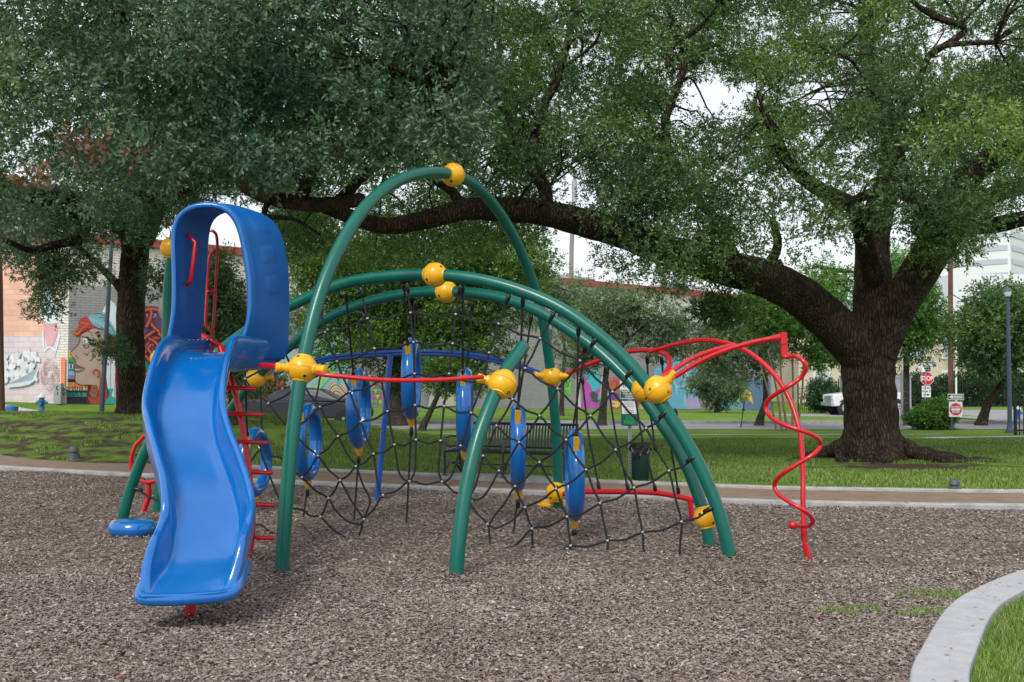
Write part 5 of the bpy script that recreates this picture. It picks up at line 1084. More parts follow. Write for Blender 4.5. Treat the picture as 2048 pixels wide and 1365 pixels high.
# ------------------------------------------------------------------ PLAYGROUND
UA, UB = (-4.14, 11.15), (1.88, 9.05)            # plan ends of the front long arch
LA, LB = (-3.75, 13.05), (1.81, 9.6)             # plan ends of the rear long arch
TA, TB = (-1.81, 8.3), (.54, 12.35)              # plan ends of the tall arch
def onU(px, py, off=0.0): return onplane(px, py, UA, UB, off)
frame = empty('playground_climber', (-.5, 10, 0), 'green arched climbing frame with yellow ball joints in the mulch', 'climbing frame')
def pipe(name, pts, r, m, parent, n=18, dome=False, seg=8):
    sp = spline(pts, seg); R_ = [r] * len(sp)
    if dome:
        T = (sp[-1] - sp[-2]).normalized(); e = sp[-1]
        for k in range(1, 7): a = k * pi / 12; sp.append(e + T * r * sin(a)); R_.append(max(r * cos(a), .002))
    return MB().tube(sp, R_, n).build(name, m, parent)
def arch(A, B_, pix, r, h0=.2):
    """foot A, traced pixels in the vertical plane A-B, foot B"""
    pts = [Vector((A[0], A[1], -.05))] + [onplane(x, y, A, B_) for x, y in pix] + [Vector((B_[0], B_[1], -.05))]
    return pts
Upts = arch(UA, UB, [(258, 990), (290, 905), (345, 805), (430, 712), (520, 645), (600, 603), (690, 567), (780, 553), (870, 550), (960, 560), (1050, 585), (1130, 622), (1210, 680), (1275, 745), (1335, 825), (1385, 905), (1425, 990), (1448, 1060)], .06)
UU = pipe('arch_pipe', Upts, .0575, M['green'], frame)
Lpts = arch(LA, LB, [(400, 940), (450, 838), (511, 757), (575, 697), (650, 640), (730, 606), (810, 588), (893, 583), (980, 591), (1060, 615), (1130, 655), (1200, 705), (1270, 775), (1325, 850), (1370, 925), (1403, 1010), (1415, 1060)], .06)
LL = pipe('arch_pipe', Lpts, .0575, M['green'], frame)
Tpts = arch(TA, TB, [(568, 1060), (577, 950), (590, 830), (605, 735), (625, 640), (652, 555), (690, 475), (735, 410), (790, 365), (850, 346), (905, 350), (955, 375), (1005, 435), (1045, 510), (1075, 595), (1090, 665), (1102, 750), (1112, 860), (1116, 950)], .06)
TT = pipe('arch_pipe', Tpts, .0575, M['green'], frame)
C1 = [Vector((-.437, 8.17, -.05)), P(918, 1080, 8.2), P(932, 980, 8.28), P(955, 880, 8.4), P(985, 800, 8.55), P(1010, 745, 8.7), P(1045, 695, 8.95)]
pipe('arch_pipe', C1, .0575, M['green'], frame, dome=True)
C2 = [Vector((-4.03, 12.0, -.05)), P(322, 940, 12), P(330, 800, 12), P(334, 650, 12), P(338, 560, 11.95), P(350, 470, 11.85)]
pipe('arch_pipe', C2, .0575, M['green'], frame, dome=True)
ballm = None
def ball(c, dirs=(), r=.12, axis=Vector((1, 0, 0)), stubs=(), seed=0):
    c = Vector(c); b_ = MB(); axis = axis.normalized(); q = Vector((0, 0, 1)).rotation_difference(axis).to_matrix()
    prof = [(max(r * sin(a), .001), -r * cos(a)) for a in np.linspace(0, pi / 2 - .04, 12)] + [(r * .965, -.003), (r * .965, .003)] + [(max(r * sin(a), .001), -r * cos(a)) for a in np.linspace(pi / 2 + .04, pi, 12)]
    b_.lathe(c, prof, 32, q); 
    for s_ in (-1, 1): b_.lathe(c + axis * s_ * r * .82, [(.062, -.012), (.067, -.006), (.067, .006), (.062, .012)], 24, q)
    o = b_.build('ball_joint', M['yellow'], frame)
    rg = random.Random(seed); h = MB(); hs = MB()
    for d in dirs:
        d = Vector(d).normalized(); Q = Vector((0, 0, 1)).rotation_difference(d).to_matrix(); h.lathe(c + d * r * .90, [(.013, 0), (.013, .0125)], 14, Q); hs.lathe(c + d * r * .97, [(.008, 0), (.008, .004)], 8, Q)
    if dirs: h.build('bolt_recess', M['dark'], o); hs.build('bolt', M['steel'], o)
    for d in stubs:
        d = Vector(d).normalized(); Q = Vector((0, 0, 1)).rotation_difference(d).to_matrix(); MB().lathe(c + d * r * .8, [(.046, 0), (.046, .040), (.036, .043), (.036, .075), (.041, .08), (.041, .115), (.034, .12)], 20, Q).build('socket', M['yellow'], o)
    return o
def tang(pts, px, py):
    best = min(range(1, len(pts) - 1), key=lambda i: (pts[i] - px).length); return (pts[best + 1] - pts[best - 1]).normalized()
def arch_ball(pts, c, dirs, stubs=(), r=.12, seed=0): return ball(c, dirs, r, tang(spline(pts, 8), c, 0), stubs, seed)
bUa = onplane(870, 550, UA, UB); arch_ball(Upts, bUa, [(-.75, -.8, -.55), (.6, -.7, .7)], r=.118)
bLa = onplane(893, 584, LA, LB); arch_ball(Lpts, bLa, [(-.75, -.8, -.5)])
bT = onplane(906, 350, TA, TB); arch_ball(Tpts, bT, [(-.1, -.8, -.75), (-.6, -.5, .8)])
bTf = onplane(605, 738, TA, TB); arch_ball(Tpts, bTf, [(.35, -.9, -.55), (-.2, -.5, .85)], [(.95, -.35, -.05), (-1, -.35, .05)], seed=1)
bC1 = P(1005, 769, 8.62); arch_ball(C1, bC1, [(.45, -.8, -.6)], [(-1, .2, .25)], r=.122)
bTb = onplane(1103, 754, TA, TB); arch_ball(Tpts, bTb, [(0, -.8, .75)], [(.95, -.3, .05), (-.95, -.3, .1)])
bTg = onplane(1112, 985, TA, TB); ball(bTg, [(.1, -.8, .75), (-.6, -.8, -.5)], .12, Vector((.15, .1, 1)))
bU2 = onplane(1318, 778, UA, UB, .05); arch_ball(Upts, onplane(1316, 780, UA, UB, .02), [(-.75, -.85, .05), (.65, -.8, -.15)], [(.75, -.25, .75)], r=.125)
bL2 = onplane(1288, 782, LA, LB); arch_ball(Lpts, bL2, [(-.3, -.8, .7), (.1, -.85, -.6)])
bL3 = onplane(1411, 1035, LA, LB); arch_ball(Lpts, bL3, [(-.7, -.8, .4), (.55, -.85, -.4)], r=.108)
bL0 = onplane(511, 757, LA, LB); arch_ball(Lpts, bL0, [(.3, -.8, .7)], [(.95, .2, .1)])
ball(P(343, 497, 11.9), [], .125, Vector((.2, 0, 1))); ball(P(318, 718, 12), [], .10, Vector((0, 0, 1)))
# red bars of the frame
pipe('cross_bar', [bTf + (P(649, 750, 8.2) - bTf) * .7, P(649, 750, 8.22), P(700, 755, 8.22), P(770, 760.5, 8.25), P(846, 761, 8.35), P(910, 758.5, 8.45), P(966, 754, 8.58)], .0185, M['red'], frame, 14)
tl = pipe('cross_bar', [P(405, 672, 9.6), P(440, 693, 9.4), P(470, 720, 9.2)], .024, M['red'], frame, 12)
pipe('cross_bar', [P(1128, 751, 12.2), P(1170, 732, 11.9), P(1226, 712, 11.6), P(1270, 702, 11.3), P(1312, 702, 10.9), P(1336, 713, 10.5), P(1340, 728, 10.1), P(1332, 745, 9.8), P(1318, 765, 9.45)], .026, M['red'], frame, 14)
# lower beam with its posts
beam = [P(1125, 988, 12.25), P(1160, 984, 12.05), P(1240, 984, 11.8), P(1315, 986.5, 11.6), P(1394, 1001.5, 11.3)]
pipe('foot_beam', beam, .031, M['red'], frame, 14); pipe('foot_beam_post', [P(1380, 1000, 11.32), Vector((P(1380, 0, 11.32).x, 11.32, -.05))], .028, M['red'], frame, 12)
# blue twin hand rails and post
for dy, dz_, r in ((0, 0, .022), (.28, 6, .022)):
    pipe('hand_rail', [P(522, 756 + dz_ * .3, 12.75 + dy * .2), P(570, 738 + dz_ * .6, 13.0 + dy), P(650, 716 + dz_, 13.2 + dy), P(740, 703.5 + dz_ + 3, 13.35 + dy), P(835, 700 + dz_ + 3, 13.4 + dy), P(930, 705 + dz_ + 2, 13.2 + dy), P(1010, 722 + dz_, 12.9 + dy), P(1060, 738 + dz_, 12.6 + dy * .6), P(1090, 751, 12.4)], r, M['bluerail'], frame, 12)
pipe('rail_post', [P(781, 708, 13.5), P(776, 760, 13.5), P(768, 850, 13.5), P(760, 940, 13.5), Vector((P(757, 0, 13.5).x, 13.5, -.05))], .038, M['bluerail'], frame, 14)

# ---- red spiral climber at the right
spc = empty('spiral_climber', (2.51, 8.86, 0), 'red corkscrew pole climber at the right end of the frame', 'climber')
arc = [P(1300, 704, 10.9), P(1330, 695, 10.7), P(1366, 686, 10.4), P(1413, 681, 10.1), P(1464, 690, 9.8), P(1506, 711, 9.55), P(1549, 750, 9.35), P(1578, 796, 9.2), P(1595, 845, 9.1), P(1602, 880, 9.05), P(1606, 940, 9.0), P(1606, 1000, 8.93), P(1607, 1060, 8.89)]
pipe('main_pole', arc, .0225, M['red'], spc, 16)
MB().tube([P(1607, 1050, 8.89), P(1609, 1084, 8.88)], .028, 14).tube([P(1609, 1084, 8.88), P(1610, 1096, 8.87)], .014, 8).tube([P(1610, 1088, 8.87), Vector((2.505, 8.86, -.05))], .026, 14).build('footing_post', M['red'], spc)
pipe('arm', [P(1322, 757, 9.35), P(1383, 718, 9.6), P(1430, 700, 9.7), P(1470, 690, 9.75)], .0225, M['red'], spc, 14)
pipe('arm', [P(1350, 754, 9.05), P(1400, 723, 8.98), P(1451, 701, 8.9), P(1502, 686, 8.82), P(1545, 677, 8.75)], .0215, M['red'], spc, 14)
MB().tube([P(1545, 677.5, 8.75), P(1563, 675, 8.72)], [.024, .034], 14).tube([P(1557, 688, 8.72), P(1556.5, 667, 8.72)], .001, 4).box(P(1566, 677, 8.71), (.05, .07, .095)).build('arm_bracket', M['red'], spc)
hel = [(1568, 689, 8.71), (1568, 712, 8.70), (1578, 713.5, 8.68), (1591, 712.6, 8.62), (1606, 722, 8.55), (1612, 737, 8.55), (1600, 757, 8.6), (1574, 775, 8.6), (1549, 790, 8.7), (1533, 806, 8.8), (1534, 825, 8.8), (1550, 841, 8.7), (1573, 852, 8.6), (1598, 860, 8.55), (1622, 869, 8.55), (1638, 880, 8.62), (1640, 894, 8.65), (1624, 911, 8.6), (1598, 927, 8.62), (1572, 943, 8.66), (1554, 958, 8.75), (1549, 974, 8.8), (1558, 990, 8.75), (1578, 1004, 8.66), (1602, 1018, 8.6), (1619, 1030, 8.64), (1626, 1043, 8.7), (1618, 1051.5, 8.78), (1604, 1052, 8.78), (1590, 1051, 8.78)]
pipe('spiral_bar', [P(*q) for q in hel], .0185, M['red'], spc, 14, seg=5); MB().sphere(P(1586, 1050.5, 8.78), .037, 18, 12).build('ball_end', M['red'], spc)
MB().box(P(1568, 700, 8.71), (.05, .05, .11)).build('bracket', M['red'], spc)
# ---- left red pole climber
lrc = empty('pole_climber', (-4.16, 12.05, 0), 'small red curved climber standing behind the slide on the left', 'climber')
pipe('curved_bar', [P(330, 660, 12.1), P(326, 700, 12.1), P(318, 780, 12.1), P(300, 855, 12.1), P(285, 876, 12.1), P(270, 893, 12.1), P(262.5, 917, 12.1), P(263, 936, 12.1), P(272, 953, 12.1), P(288, 964, 12.05), P(308, 963, 12.0), P(325, 950, 12)], .022, M['red'], lrc, 12)
MB().tube([P(298, 964, 12.05), P(297.5, 990, 12.05)], .026, 12).tube([P(297.5, 980, 12.05), P(297, 996, 12.05)], .034, 12).tube([P(297, 996, 12.05), Vector((P(295, 0, 12.05).x, 12.05, -.05))], .030, 12).build('footing_post', M['red'], lrc)

# ---- stepping pods
def pod(name, label, c, L, Wd, Ht, m, yaw, knob=None):
    t = empty(name, (c.x, c.y, 0), label, 'stepping pod'); prof = [(.55, 0), (.85, .12), (.98, .35), (1.0, .55), (.93, .78), (.75, .93), (.4, .99), (.001, 1.0)]
    Mx = Matrix.Rotation(yaw, 3, 'Z') @ Matrix.Diagonal((L / 2, Wd / 2, Ht)); MB().lathe(Vector((c.x, c.y, .0)), prof, 28, Mx).build('pod_shell', m, t); return t
pa = G(258, 1078); pt_ = pod('stepping_pod', 'flat blue stepping pod with yellow end lying left of the slide', pa + Vector((0, .1, 0)), .48, .40, .18, M['blue'], radians(-8))
MB().sphere((pa.x - .205, pa.y + .2, .10), .06, 16, 10).build('pod_clamp', M['yellow'], pt_)
pb = G(1108, 1022); pod('stepping_pod', 'flat yellow stepping pod under the rear leg of the tall arch', Vector((pb.x, pb.y + .15, 0)), .40, .34, .115, M['yellow'], 0)
pc_ = G(1118, 1012); pod('stepping_pod', 'blue stepping pod behind the yellow one at the tall arch', Vector((pb.x + .12, pb.y + .45, 0)), .42, .36, .15, M['blue'], 0)

# ---- rope net in the plane of the front arch
net = empty('climbing_net', (-.2, 10, 0), 'black rope web hung from the front arch and staked in the mulch', 'climbing net')
rows = [[(490, 758), (569, 704), (650, 665), (735, 637.5), (821, 626), (911, 629), (997, 648), (1080, 677), (1160, 722), (1225, 784), (1292, 857), (1338, 942), (1363, 1044), (1359, 1109)],
        [(537, 807), (605, 766), (674, 723), (749, 697.5), (827, 685), (905, 687.5), (978, 706), (1050, 737), (1115, 778), (1181, 832), (1231, 900), (1268, 976), (1285, 1065), (1288, 1116)],
        [(583, 860), (640, 814), (700, 784), (763, 761), (829, 748), (898, 748), (964, 766), (1025, 799), (1079, 832), (1132, 880), (1172, 940), (1200, 1007), (1215, 1082), (1214, 1117)],
        [(604, 955), (636, 912), (676, 873), (722, 844), (775, 823), (830, 811), (888, 813), (942, 826), (993, 852), (1038, 885), (1079, 925), (1112, 978), (1134, 1034), (1141, 1092), (1139, 1118)],
        [(641, 1034), (657, 997), (680, 961), (712, 933), (747, 908), (789, 890), (832, 880), (881, 882), (921, 892), (966, 912), (998, 942), (1030, 973), (1050, 1015), (1064, 1058), (1065, 1112)],
        [(716, 1075), (728, 1039), (766, 991), (819, 963), (884, 964), (930, 992), (975, 1049), (984, 1108)]]
cols = [[(480, 668), (490, 758), (537, 807), (583, 860), (636, 912), (680, 961), (728, 1039)],
        [(557, 640), (569, 704), (605, 766), (640, 814), (676, 873), (712, 933), (740, 1000), (728, 1039)],
        [(640, 612), (650, 665), (674, 723), (700, 784), (722, 844), (747, 908), (757, 975), (766, 991)],
        [(722, 577), (735, 637.5), (749, 697.5), (763, 761), (775, 823), (789, 890), (798, 945), (819, 963)],
        [(815, 568), (821, 626), (827, 685), (829, 748), (830, 811), (832, 880), (830, 940), (819, 963)],
        [(921, 572), (911, 629), (905, 687.5), (898, 748), (888, 813), (881, 882), (877, 940), (884, 964)],
        [(1018, 592), (997, 648), (978, 706), (964, 766), (942, 826), (921, 892), (905, 948), (884, 964)],
        [(1107, 628), (1080, 677), (1050, 737), (1025, 799), (993, 852), (966, 912), (950, 975), (930, 992)],
        [(1192, 679), (1160, 722), (1115, 778), (1079, 832), (1038, 885), (998, 942), (965, 995), (930, 992)],
        [(1264, 742), (1225, 784), (1181, 832), (1132, 880), (1079, 925), (1030, 973), (990, 1030), (975, 1049)],
        [(1332, 825), (1292, 857), (1231, 900), (1172, 940), (1112, 978), (1050, 1015), (1005, 1052), (975, 1049)],
        [(1389, 915), (1338, 942), (1268, 976), (1200, 1007), (1134, 1034), (1064, 1058), (1002, 1110)],
        [(1424, 1017), (1363, 1044), (1285, 1065), (1215, 1082), (1141, 1092), (1080, 1101), (1048, 1107)],
        [(270, 978), (350, 1010), (440, 1035), (520, 1050), (560, 1066), (625, 1073)],
        [(520, 900), (560, 1000), (604, 1020), (641, 1034), (690, 1074)],
        [(480, 940), (520, 900), (560, 915), (604, 955), (657, 997), (680, 1030), (716, 1048), (728, 1039)]]
OFF = .03
def dedupe(l):
    o = [l[0]]
    for p in l[1:]:
        if (Vector(p) - Vector(o[-1])).length > 1: o.append(p)
    return o
for ln_ in rows + cols:
    pts = [onU(x, y, OFF) for x, y in dedupe(ln_)]; mid = []
    for a, b2 in zip(pts[:-1], pts[1:]):                       # each span sags a little
        mid += [a, a.lerp(b2, .5) + Vector((0, 0, -.010 - .02 * abs((b2 - a).normalized().x)))]
    mid.append(pts[-1])
    for p in mid: p.z = max(p.z, -.02)
    MB().tube(spline(mid, 3), .0102, 8).build('rope', M['rope'], net)
clip = MB(); clip.sphere((0, 0, 0), .0135, 10, 8, (1, 1.1, 1)); cm = clip.mesh('clip'); cm.materials.append(M['steel'])
seen = set()
for r_ in rows:
    for x, y in r_[:-1]:
        o = bpy.data.objects.new('rope_clip', cm); COL.objects.link(o); o.parent = net; o.location = onU(x, y, OFF + .012) - net.location; o.rotation_euler = (0, .6, 0)
capm = MB().lathe((0, 0, 0), [(.012, -.085), (.020, -.07), (.022, -.02), (.020, 0), (.012, .012)], 12).mesh('rope_cap'); capm.materials.append(M['cap']); capm.polygons.foreach_set('use_smooth', [True] * len(capm.polygons))
def cap_at(p, d, parent, base):
    o = bpy.data.objects.new('rope_cap', capm); COL.objects.link(o); o.parent = parent; o.location = p - base; o.rotation_euler = Vector(d).normalized().to_track_quat('Z', 'Y').to_euler(); return o
for c_ in cols[2:13]:
    a, b2 = onU(*c_[0], OFF + .012), onU(*c_[1], OFF); cap_at(a, a - b2, net, net.location)
    b_ = MB(); b_.sphere(a, .014, 10, 6); b_.build('cap_bolt', M['steel'], net)
cap_at(onU(270, 978, OFF), Vector((-1, 0, .2)), net, net.location)

# ---- hanging ropes between the red bars and the foot beam
rc = empty('rope_climber', (1.4, 11.8, 0), 'row of slack black ropes between red bars and low red beam', 'rope climber')
for (x0, y0, d0, x1, y1, d1, sg_) in ((1164, 755, 11.95, 1198, 977, 11.93, 10), (1211, 733, 11.7, 1256, 979, 11.75, 12), (1263, 752, 11.45, 1311, 982, 11.6, 12), (1294, 714, 11.2, 1311, 900, 11.5, 6), (1323, 716, 10.8, 1357, 987, 11.45, 10), (1350, 820, 10.9, 1390, 1000, 11.35, 12)):
    a, c = P(x0, y0, d0), P(x1, y1, d1); m_ = a.lerp(c, .5) - Vector((.02, 0, .03)); MB().tube(spline([a, a.lerp(m_, .5), m_, c.lerp(m_, .5), c], 4), .011, 8).build('rope', M['rope'], rc)
    cap_at(a, a - c, rc, rc.location); cap_at(c, c - a, rc, rc.location)

# ---- hanging rings
ringm = MB()
sec = [(.445, -.02), (.45, .0), (.445, .02), (.43, .045), (.425, .05), (.415, .06), (.40, .072), (.36, .078), (.335, .07), (.325, .05), (.322, .0), (.325, -.05), (.335, -.07), (.36, -.078), (.40, -.072), (.415, -.06), (.425, -.05), (.43, -.045)]
RR = []
for k in range(56):
    a = 2 * pi * k / 56; RR.append([(x, r_ * cos(a), r_ * sin(a)) for r_, x in sec])
RR.append(RR[0]); ringm.grid(RR, closed=True); ring_me = ringm.mesh('ring'); ring_me.materials.append(M['blue']); ring_me.polygons.foreach_set('use_smooth', [True] * len(ring_me.polygons))
def clamp_mesh(L, w, th):
    b_ = MB(); n = 8; pts = [(w * cos(a), L / 2 + w * sin(a)) for a in np.linspace(0, pi, n)] + [(w * cos(a), -L / 2 + w * sin(a)) for a in np.linspace(pi, 2 * pi, n)]; m_ = len(pts)
    b_.add([(x, -th / 2, z) for x, z in pts] + [(x, th / 2, z) for x, z in pts], [tuple(range(m_)), tuple(range(2 * m_ - 1, m_ - 1, -1))] + [(i, (i + 1) % m_, m_ + (i + 1) % m_, m_ + i) for i in range(m_)]); return b_
cl_me = clamp_mesh(.20, .026, .03).mesh('clamp'); cl_me.materials.append(M['yellow']); tip_me = MB().lathe((0, 0, 0), [(.010, -.075), (.022, -.05), (.045, 0), (.045, .03), (.03, .04)], 14).mesh('tip'); tip_me.materials.append(M['yellow'])
bolt_me = MB().tube([(-.028, 0, 0), (.028, 0, 0)], .007, 8).mesh('bolt'); bolt_me.materials.append(M['steel'])
RG = [(510, 925, 12.35, (488, 700), 'blue hanging ring half hidden behind the red ladder at the slide'), (616, 885, 11.75, (617, 690), 'blue hanging ring behind the front leg of the tall arch'), (718, 818, 11.45, (692, 588), 'blue hanging ring behind the red crossbar right of the tall arch leg'),
      (823, 758, 11.15, (808, 570), 'highest blue hanging ring below the yellow apex balls'), (930, 820, 10.85, (925, 572), 'blue hanging ring left of the leaning green leg with ball'), (1036, 895, 10.5, (1046, 598), 'blue hanging ring hung over the right half of the bench'), (1149, 950, 10.2, (1157, 655), 'rightmost blue hanging ring beside the yellow pod')]
for i, (px, py, d, tp, lab) in enumerate(RG):
    c = P(px, py, d); t = empty('hanging_ring', c, lab, 'hanging ring', 'blue rings hung in a row under the arches'); t.rotation_euler = (0, 0, radians(0))
    s_ = {0: .92, 6: 1.0}.get(i, .98)
    def child(nm, me_, loc, rot=(0, 0, 0), par=t):
        o = bpy.data.objects.new(nm, me_); COL.objects.link(o); o.parent = par; o.location = loc; o.rotation_euler = rot; return o
    rng = child('ring', ring_me, (0, 0, 0), (0, 0, radians({0: -9, 1: -4, 2: -2}.get(i, 0)))); rng.scale = (s_,) * 3
    for sy in (-1, 1):
        a_ = radians(38); cy, cz = sy * .452 * cos(a_) * s_, .452 * sin(a_) * s_
        k = child('clamp', cl_me, (-.005, cy, cz), (-sy * radians(24), 0, 0)); child('bolt', bolt_me, (0, -.01 * sy, -.04), par=k); child('bolt', bolt_me, (0, -.01 * sy, .05), par=k)
        A_ = Vector((-.005, cy + sy * .02, cz + .07))
        if sy < 0: tpw = onU(tp[0], tp[1], -.03) 
        else:
            tpw = onplane(tp[0] + 32 - i * 3, tp[1] + 34, LA, LB); 
        B_ = tpw - c; MB().tube([A_, A_.lerp(B_, .5), B_], .0105, 8).build('rope', M['rope'], t, local=True)
        o = child('rope_cap', capm, B_, (B_ - A_).to_track_quat('Z', 'Y').to_euler()); o = child('rope_cap', capm, A_, (A_ - B_).to_track_quat('Z', 'Y').to_euler())
    child('clamp', tip_me, (0, 0, -.455 * s_)); dn = Vector((-.05, 0, -c.z - .02)); MB().tube([Vector((0, 0, -.50 * s_)), dn], .0105, 8).build('rope', M['rope'], t, local=True); child('rope_cap', capm, (0, 0, -.53 * s_), (0, 0, 0))

# ---- rung ladder behind the slide
ld = empty('rung_ladder', (-2.25, 9.2, 0), 'red arched rung ladder rising behind the slide', 'ladder')
pipe('rail', [P(440, 694, 9.3), P(455, 735, 9.25), P(470, 787, 9.2), P(484, 850, 9.15), P(496, 925, 9.1), P(502, 998, 9.08), P(505, 1060, 9.05), Vector((P(505, 0, 9.05).x, 9.05, -.05))], .0265, M['red'], ld, 16)
for (x0, x1, y) in ((420, 511, 777), (436, 526, 829), (448, 537, 885), (462, 546, 945.5), (468, 549, 1010), (468, 550, 1076)):
    rr = MB(); a, c = P(x0, y - 3, 9.1), P(x1, y + 1, 9.1); rr.tube([a, c - (c - a).normalized() * .02, c], [.021, .021, .012], 12, sq=.75); rr.build('rung', M['red'], ld)

# ---- slide
slide = empty('slide', (-2.05, 6.6, 0), 'tall curvy blue plastic slide with hooded entrance and red post', 'slide')
ST = [(482, 703, 9.44, 1, .0), (450, 705, 9.14, 1, .0), (420, 708, 8.88, 1, .0), (395, 732, 8.62, 1, 0), (378, 784, 8.28, 1, .0), (368, 850, 7.95, 1, .0), (377, 905, 7.7, 1, 0), (396, 965, 7.42, 1, 0), (411, 1020, 7.2, 1, 0), (417, 1070, 7.02, 1, 0), (409, 1112, 6.86, 1, 0), (397, 1142, 6.70, 1, 0), (383, 1166, 6.56, 1, 0), (373, 1188, 6.44, 1, 0)]
sc_ = spline([P(a, b2, c) for a, b2, c, *_ in ST], 6)
half = [(0, 0), (.10, 0), (.165, .003), (.20, .014), (.222, .04), (.236, .085), (.243, .14), (.250, .185), (.260, .212), (.276, .226), (.294, .224), (.306, .208), (.310, .18), (.309, .12), (.302, .05), (.285, -.01), (.25, -.05), (.16, -.065), (0, -.068)]
rowsS = []; n = len(sc_)
for i, p in enumerate(sc_):
    a = sc_[max(i - 1, 0)]; b2 = sc_[min(i + 1, n - 1)]; T = (b2 - a).normalized(); Lx = Vector((-T.y, T.x, 0)).normalized()
    if Lx.x < 0: Lx = -Lx
    if i > n - 16: w_ = (i - (n - 16)) / 15; Lx = Lx.lerp(Vector((.965, .26, 0)), w_).normalized()
    U = Vector((0, 0, 1)) * .75 + T.cross(Lx) * (-.25 if T.cross(Lx).z < 0 else .25); f = i / (n - 1)
    hs = 1.0; ws = .98
    if f > .84: hs = 1.0 - .93 * sstep(.84, 1.0, f)
    if f > .9: ws = .98 - .09 * sstep(.9, 1.0, f)
    if f < .24: hs = .55 + .45 * sstep(.10, .24, f)
    if f < .2: ws = .98 + .30 * (1 - f / .2)
    dn_ = 1 + 1.6 * (1 - sstep(.12, .34, f))
    row = []
    for k, (u, v) in enumerate(half[::-1] + [(-q, z) for q, z in half[1:]]):
        uu = -u if k < len(half) else -u
        row.append(p + Lx * (u * ws) + U * (v * (hs if v > 0 else dn_)))
    rowsS.append(row)
# rounded closed end lip
endr = rowsS[-1]; cen = sum(endr, Vector()) / len(endr); fwd = Vector((-.12, -1, 0)).normalized()
m_ = len(half) * 2 - 1
for k, (q, dd) in enumerate(((.985, .022), (.95, .042), (.88, .058), (.75, .066), (.4, .068), (.02, .068))):
    rowsS.append([Vector((cen.x + (p.x - cen.x) * q, cen.y + (p.y - cen.y) * q, cen.z - .0 + (p.z - cen.z) * q)) + fwd * dd for p in endr])
ch = MB().grid(rowsS).build('chute', M['blue'], slide, recalc=True)
sb = ch.modifiers.new('smooth', 'SUBSURF'); sb.levels = 1; sb.render_levels = 2
lipc = sc_[-1]; lx_ = Vector((.965, .26, 0)).normalized()
MB().tube(spline([lipc + lx_ * u + Vector((0, y_, z_)) for u, y_, z_ in ((-.272, .30, .11), (-.283, .12, .045), (-.272, .02, -.002), (-.225, -.022, -.018), (-.11, -.035, -.024), (0, -.038, -.025), (.11, -.035, -.024), (.225, -.022, -.018), (.272, .02, -.002), (.283, .12, .045), (.272, .30, .11))], 5), .037, 14).build('lip', M['blue'], slide)
ppos = P(384, 1215, 6.75); MB().tube([Vector((ppos.x, 6.72, .22)), Vector((ppos.x, 6.72, -.05))], .034, 16).build('support_post', M['red'], slide)
# hood
FR = [(335, 694), (342, 662), (348, 620), (349, 570), (348, 520), (347, 478), (352, 448), (366, 426), (392, 413), (425, 411), (452, 419), (470, 437), (482, 465), (491, 505), (498, 550), (500, 590), (499, 630), (493, 660), (481, 690), (470, 712)]
BK = [(396, 694), (400, 665), (404, 625), (408, 575), (412, 525), (414, 478), (420, 448), (434, 430), (458, 421), (490, 421), (520, 430), (542, 444), (557, 464), (566, 495), (573, 540), (575, 590), (575, 640), (574, 668), (573, 694), (566, 718)]
fr = spline([P(x, y, 8.86) for x, y in FR], 4); bk = spline([P(x, y, 9.42) for x, y in BK], 4)
hr = []
cenF = sum(fr, Vector()) / len(fr); cenB = sum(bk, Vector()) / len(bk)
for k, f in enumerate((-.02, 0, .03, .10, .25, .45, .65, .85, .97, 1.0)):
    bul = .018 * sin(pi * min(max(f, 0), 1)) + (.012 if 0 < f < .08 else 0); row = []
    for a, b2 in zip(fr, bk):
        p = a.lerp(b2, f); c = cenF.lerp(cenB, f); o_ = Vector((p.x - c.x, 0, p.z - c.z)); row.append(p + o_.normalized() * (bul - (.02 if f < 0 else 0)))
    hr.append(row)
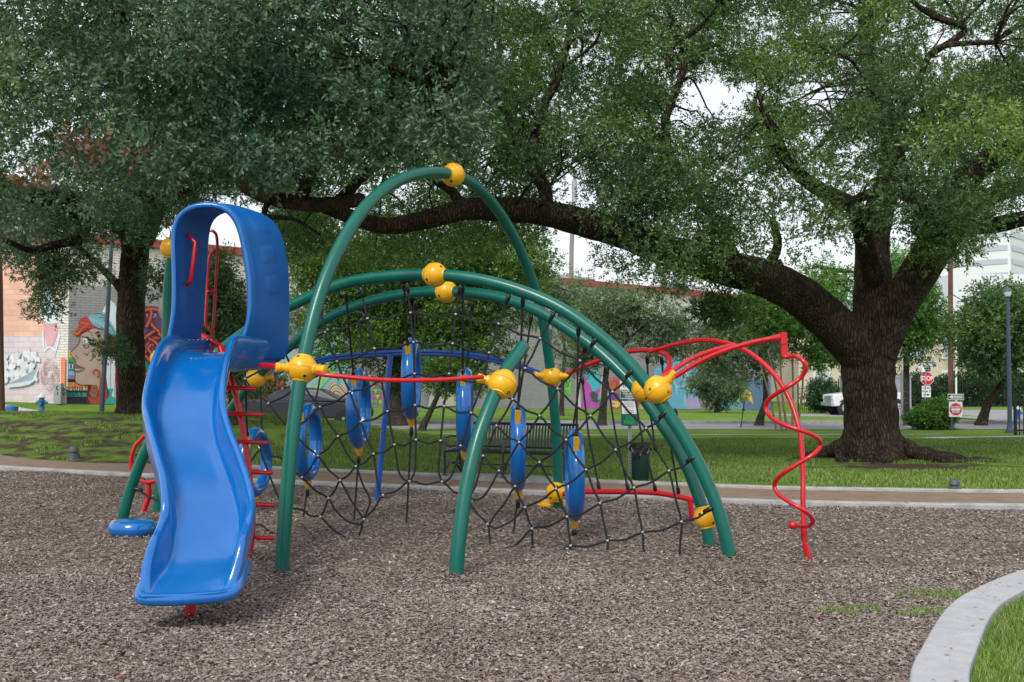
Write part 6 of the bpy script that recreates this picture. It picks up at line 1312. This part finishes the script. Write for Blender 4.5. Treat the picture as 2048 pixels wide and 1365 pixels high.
hd = MB().grid(hr).build('hood', M['bluehood'], slide, recalc=True); so_ = hd.modifiers.new('thick', 'SOLIDIFY'); so_.thickness = .03; so_.offset = 0
MB().tube([p + Vector((0, -.005, 0)) for p in fr], .020, 12).build('hood_rim', M['blue'], hd); MB().tube(bk, .016, 10).build('hood_rim', M['blue'], hd)
# raised panels on the hood's side
def onhood(u, v, off):
    i = u * (len(fr) - 1); i0 = min(int(i), len(fr) - 2); t_ = i - i0; a = fr[i0].lerp(fr[i0 + 1], t_); b2 = bk[i0].lerp(bk[i0 + 1], t_); p = a.lerp(b2, v); c = cenF.lerp(cenB, v); o_ = Vector((p.x - c.x, 0, p.z - c.z)).normalized(); return p + o_ * (.018 * sin(pi * v) + .015 + off)
for (u0, u1, v0, v1) in ((.60, .655, .22, .72), (.675, .72, .26, .72), (.74, .79, .30, .72), (.81, .97, .36, .70)):
    b_ = MB(); g0 = [[onhood(u0 + (u1 - u0) * i / 5, v0 + (v1 - v0) * j / 6, .009 if 0 < i < 5 and 0 < j < 6 else -.003) for j in range(7)] for i in range(6)]; b_.grid(g0); b_.build('raised_panel', M['bluehood'], hd)
sb_ = MB()
for i in range(0, 6):
    q = P(379 + i * 9, 680, 8.97); sb_.tube([q, q + Vector((0, -.012, 0))], .0035, 8)
sb_.build('bolt', M['steel'], hd)['kind'] = 'stuff'
# seam strip, handles
MB().tube([P(374, 470, 9.05), P(391, 485, 9.0), P(387, 520, 9.0), P(382, 562, 9.0), P(373, 571, 9.05)], .0165, 10).build('handle', M['red'], slide)
hm = MB()
for pts in ([(418, 461), (428, 464), (434, 478), (434, 520), (430, 600), (426, 660), (424, 700)], [(432, 500), (421, 510), (417, 525), (415, 560), (413, 610), (411, 640), (414, 655), (426, 668)], [(414, 583), (431, 585)]): hm.tube(spline([P(x, y, 9.5) for x, y in pts], 5), .0135, 8)
hm.build('handle', M['red'], slide)
MB().tube([P(524, 732, 9.0), P(560, 734, 8.75), P(604, 738, 8.42)], .028, 14).build('mounting_bar', M['red'], slide)
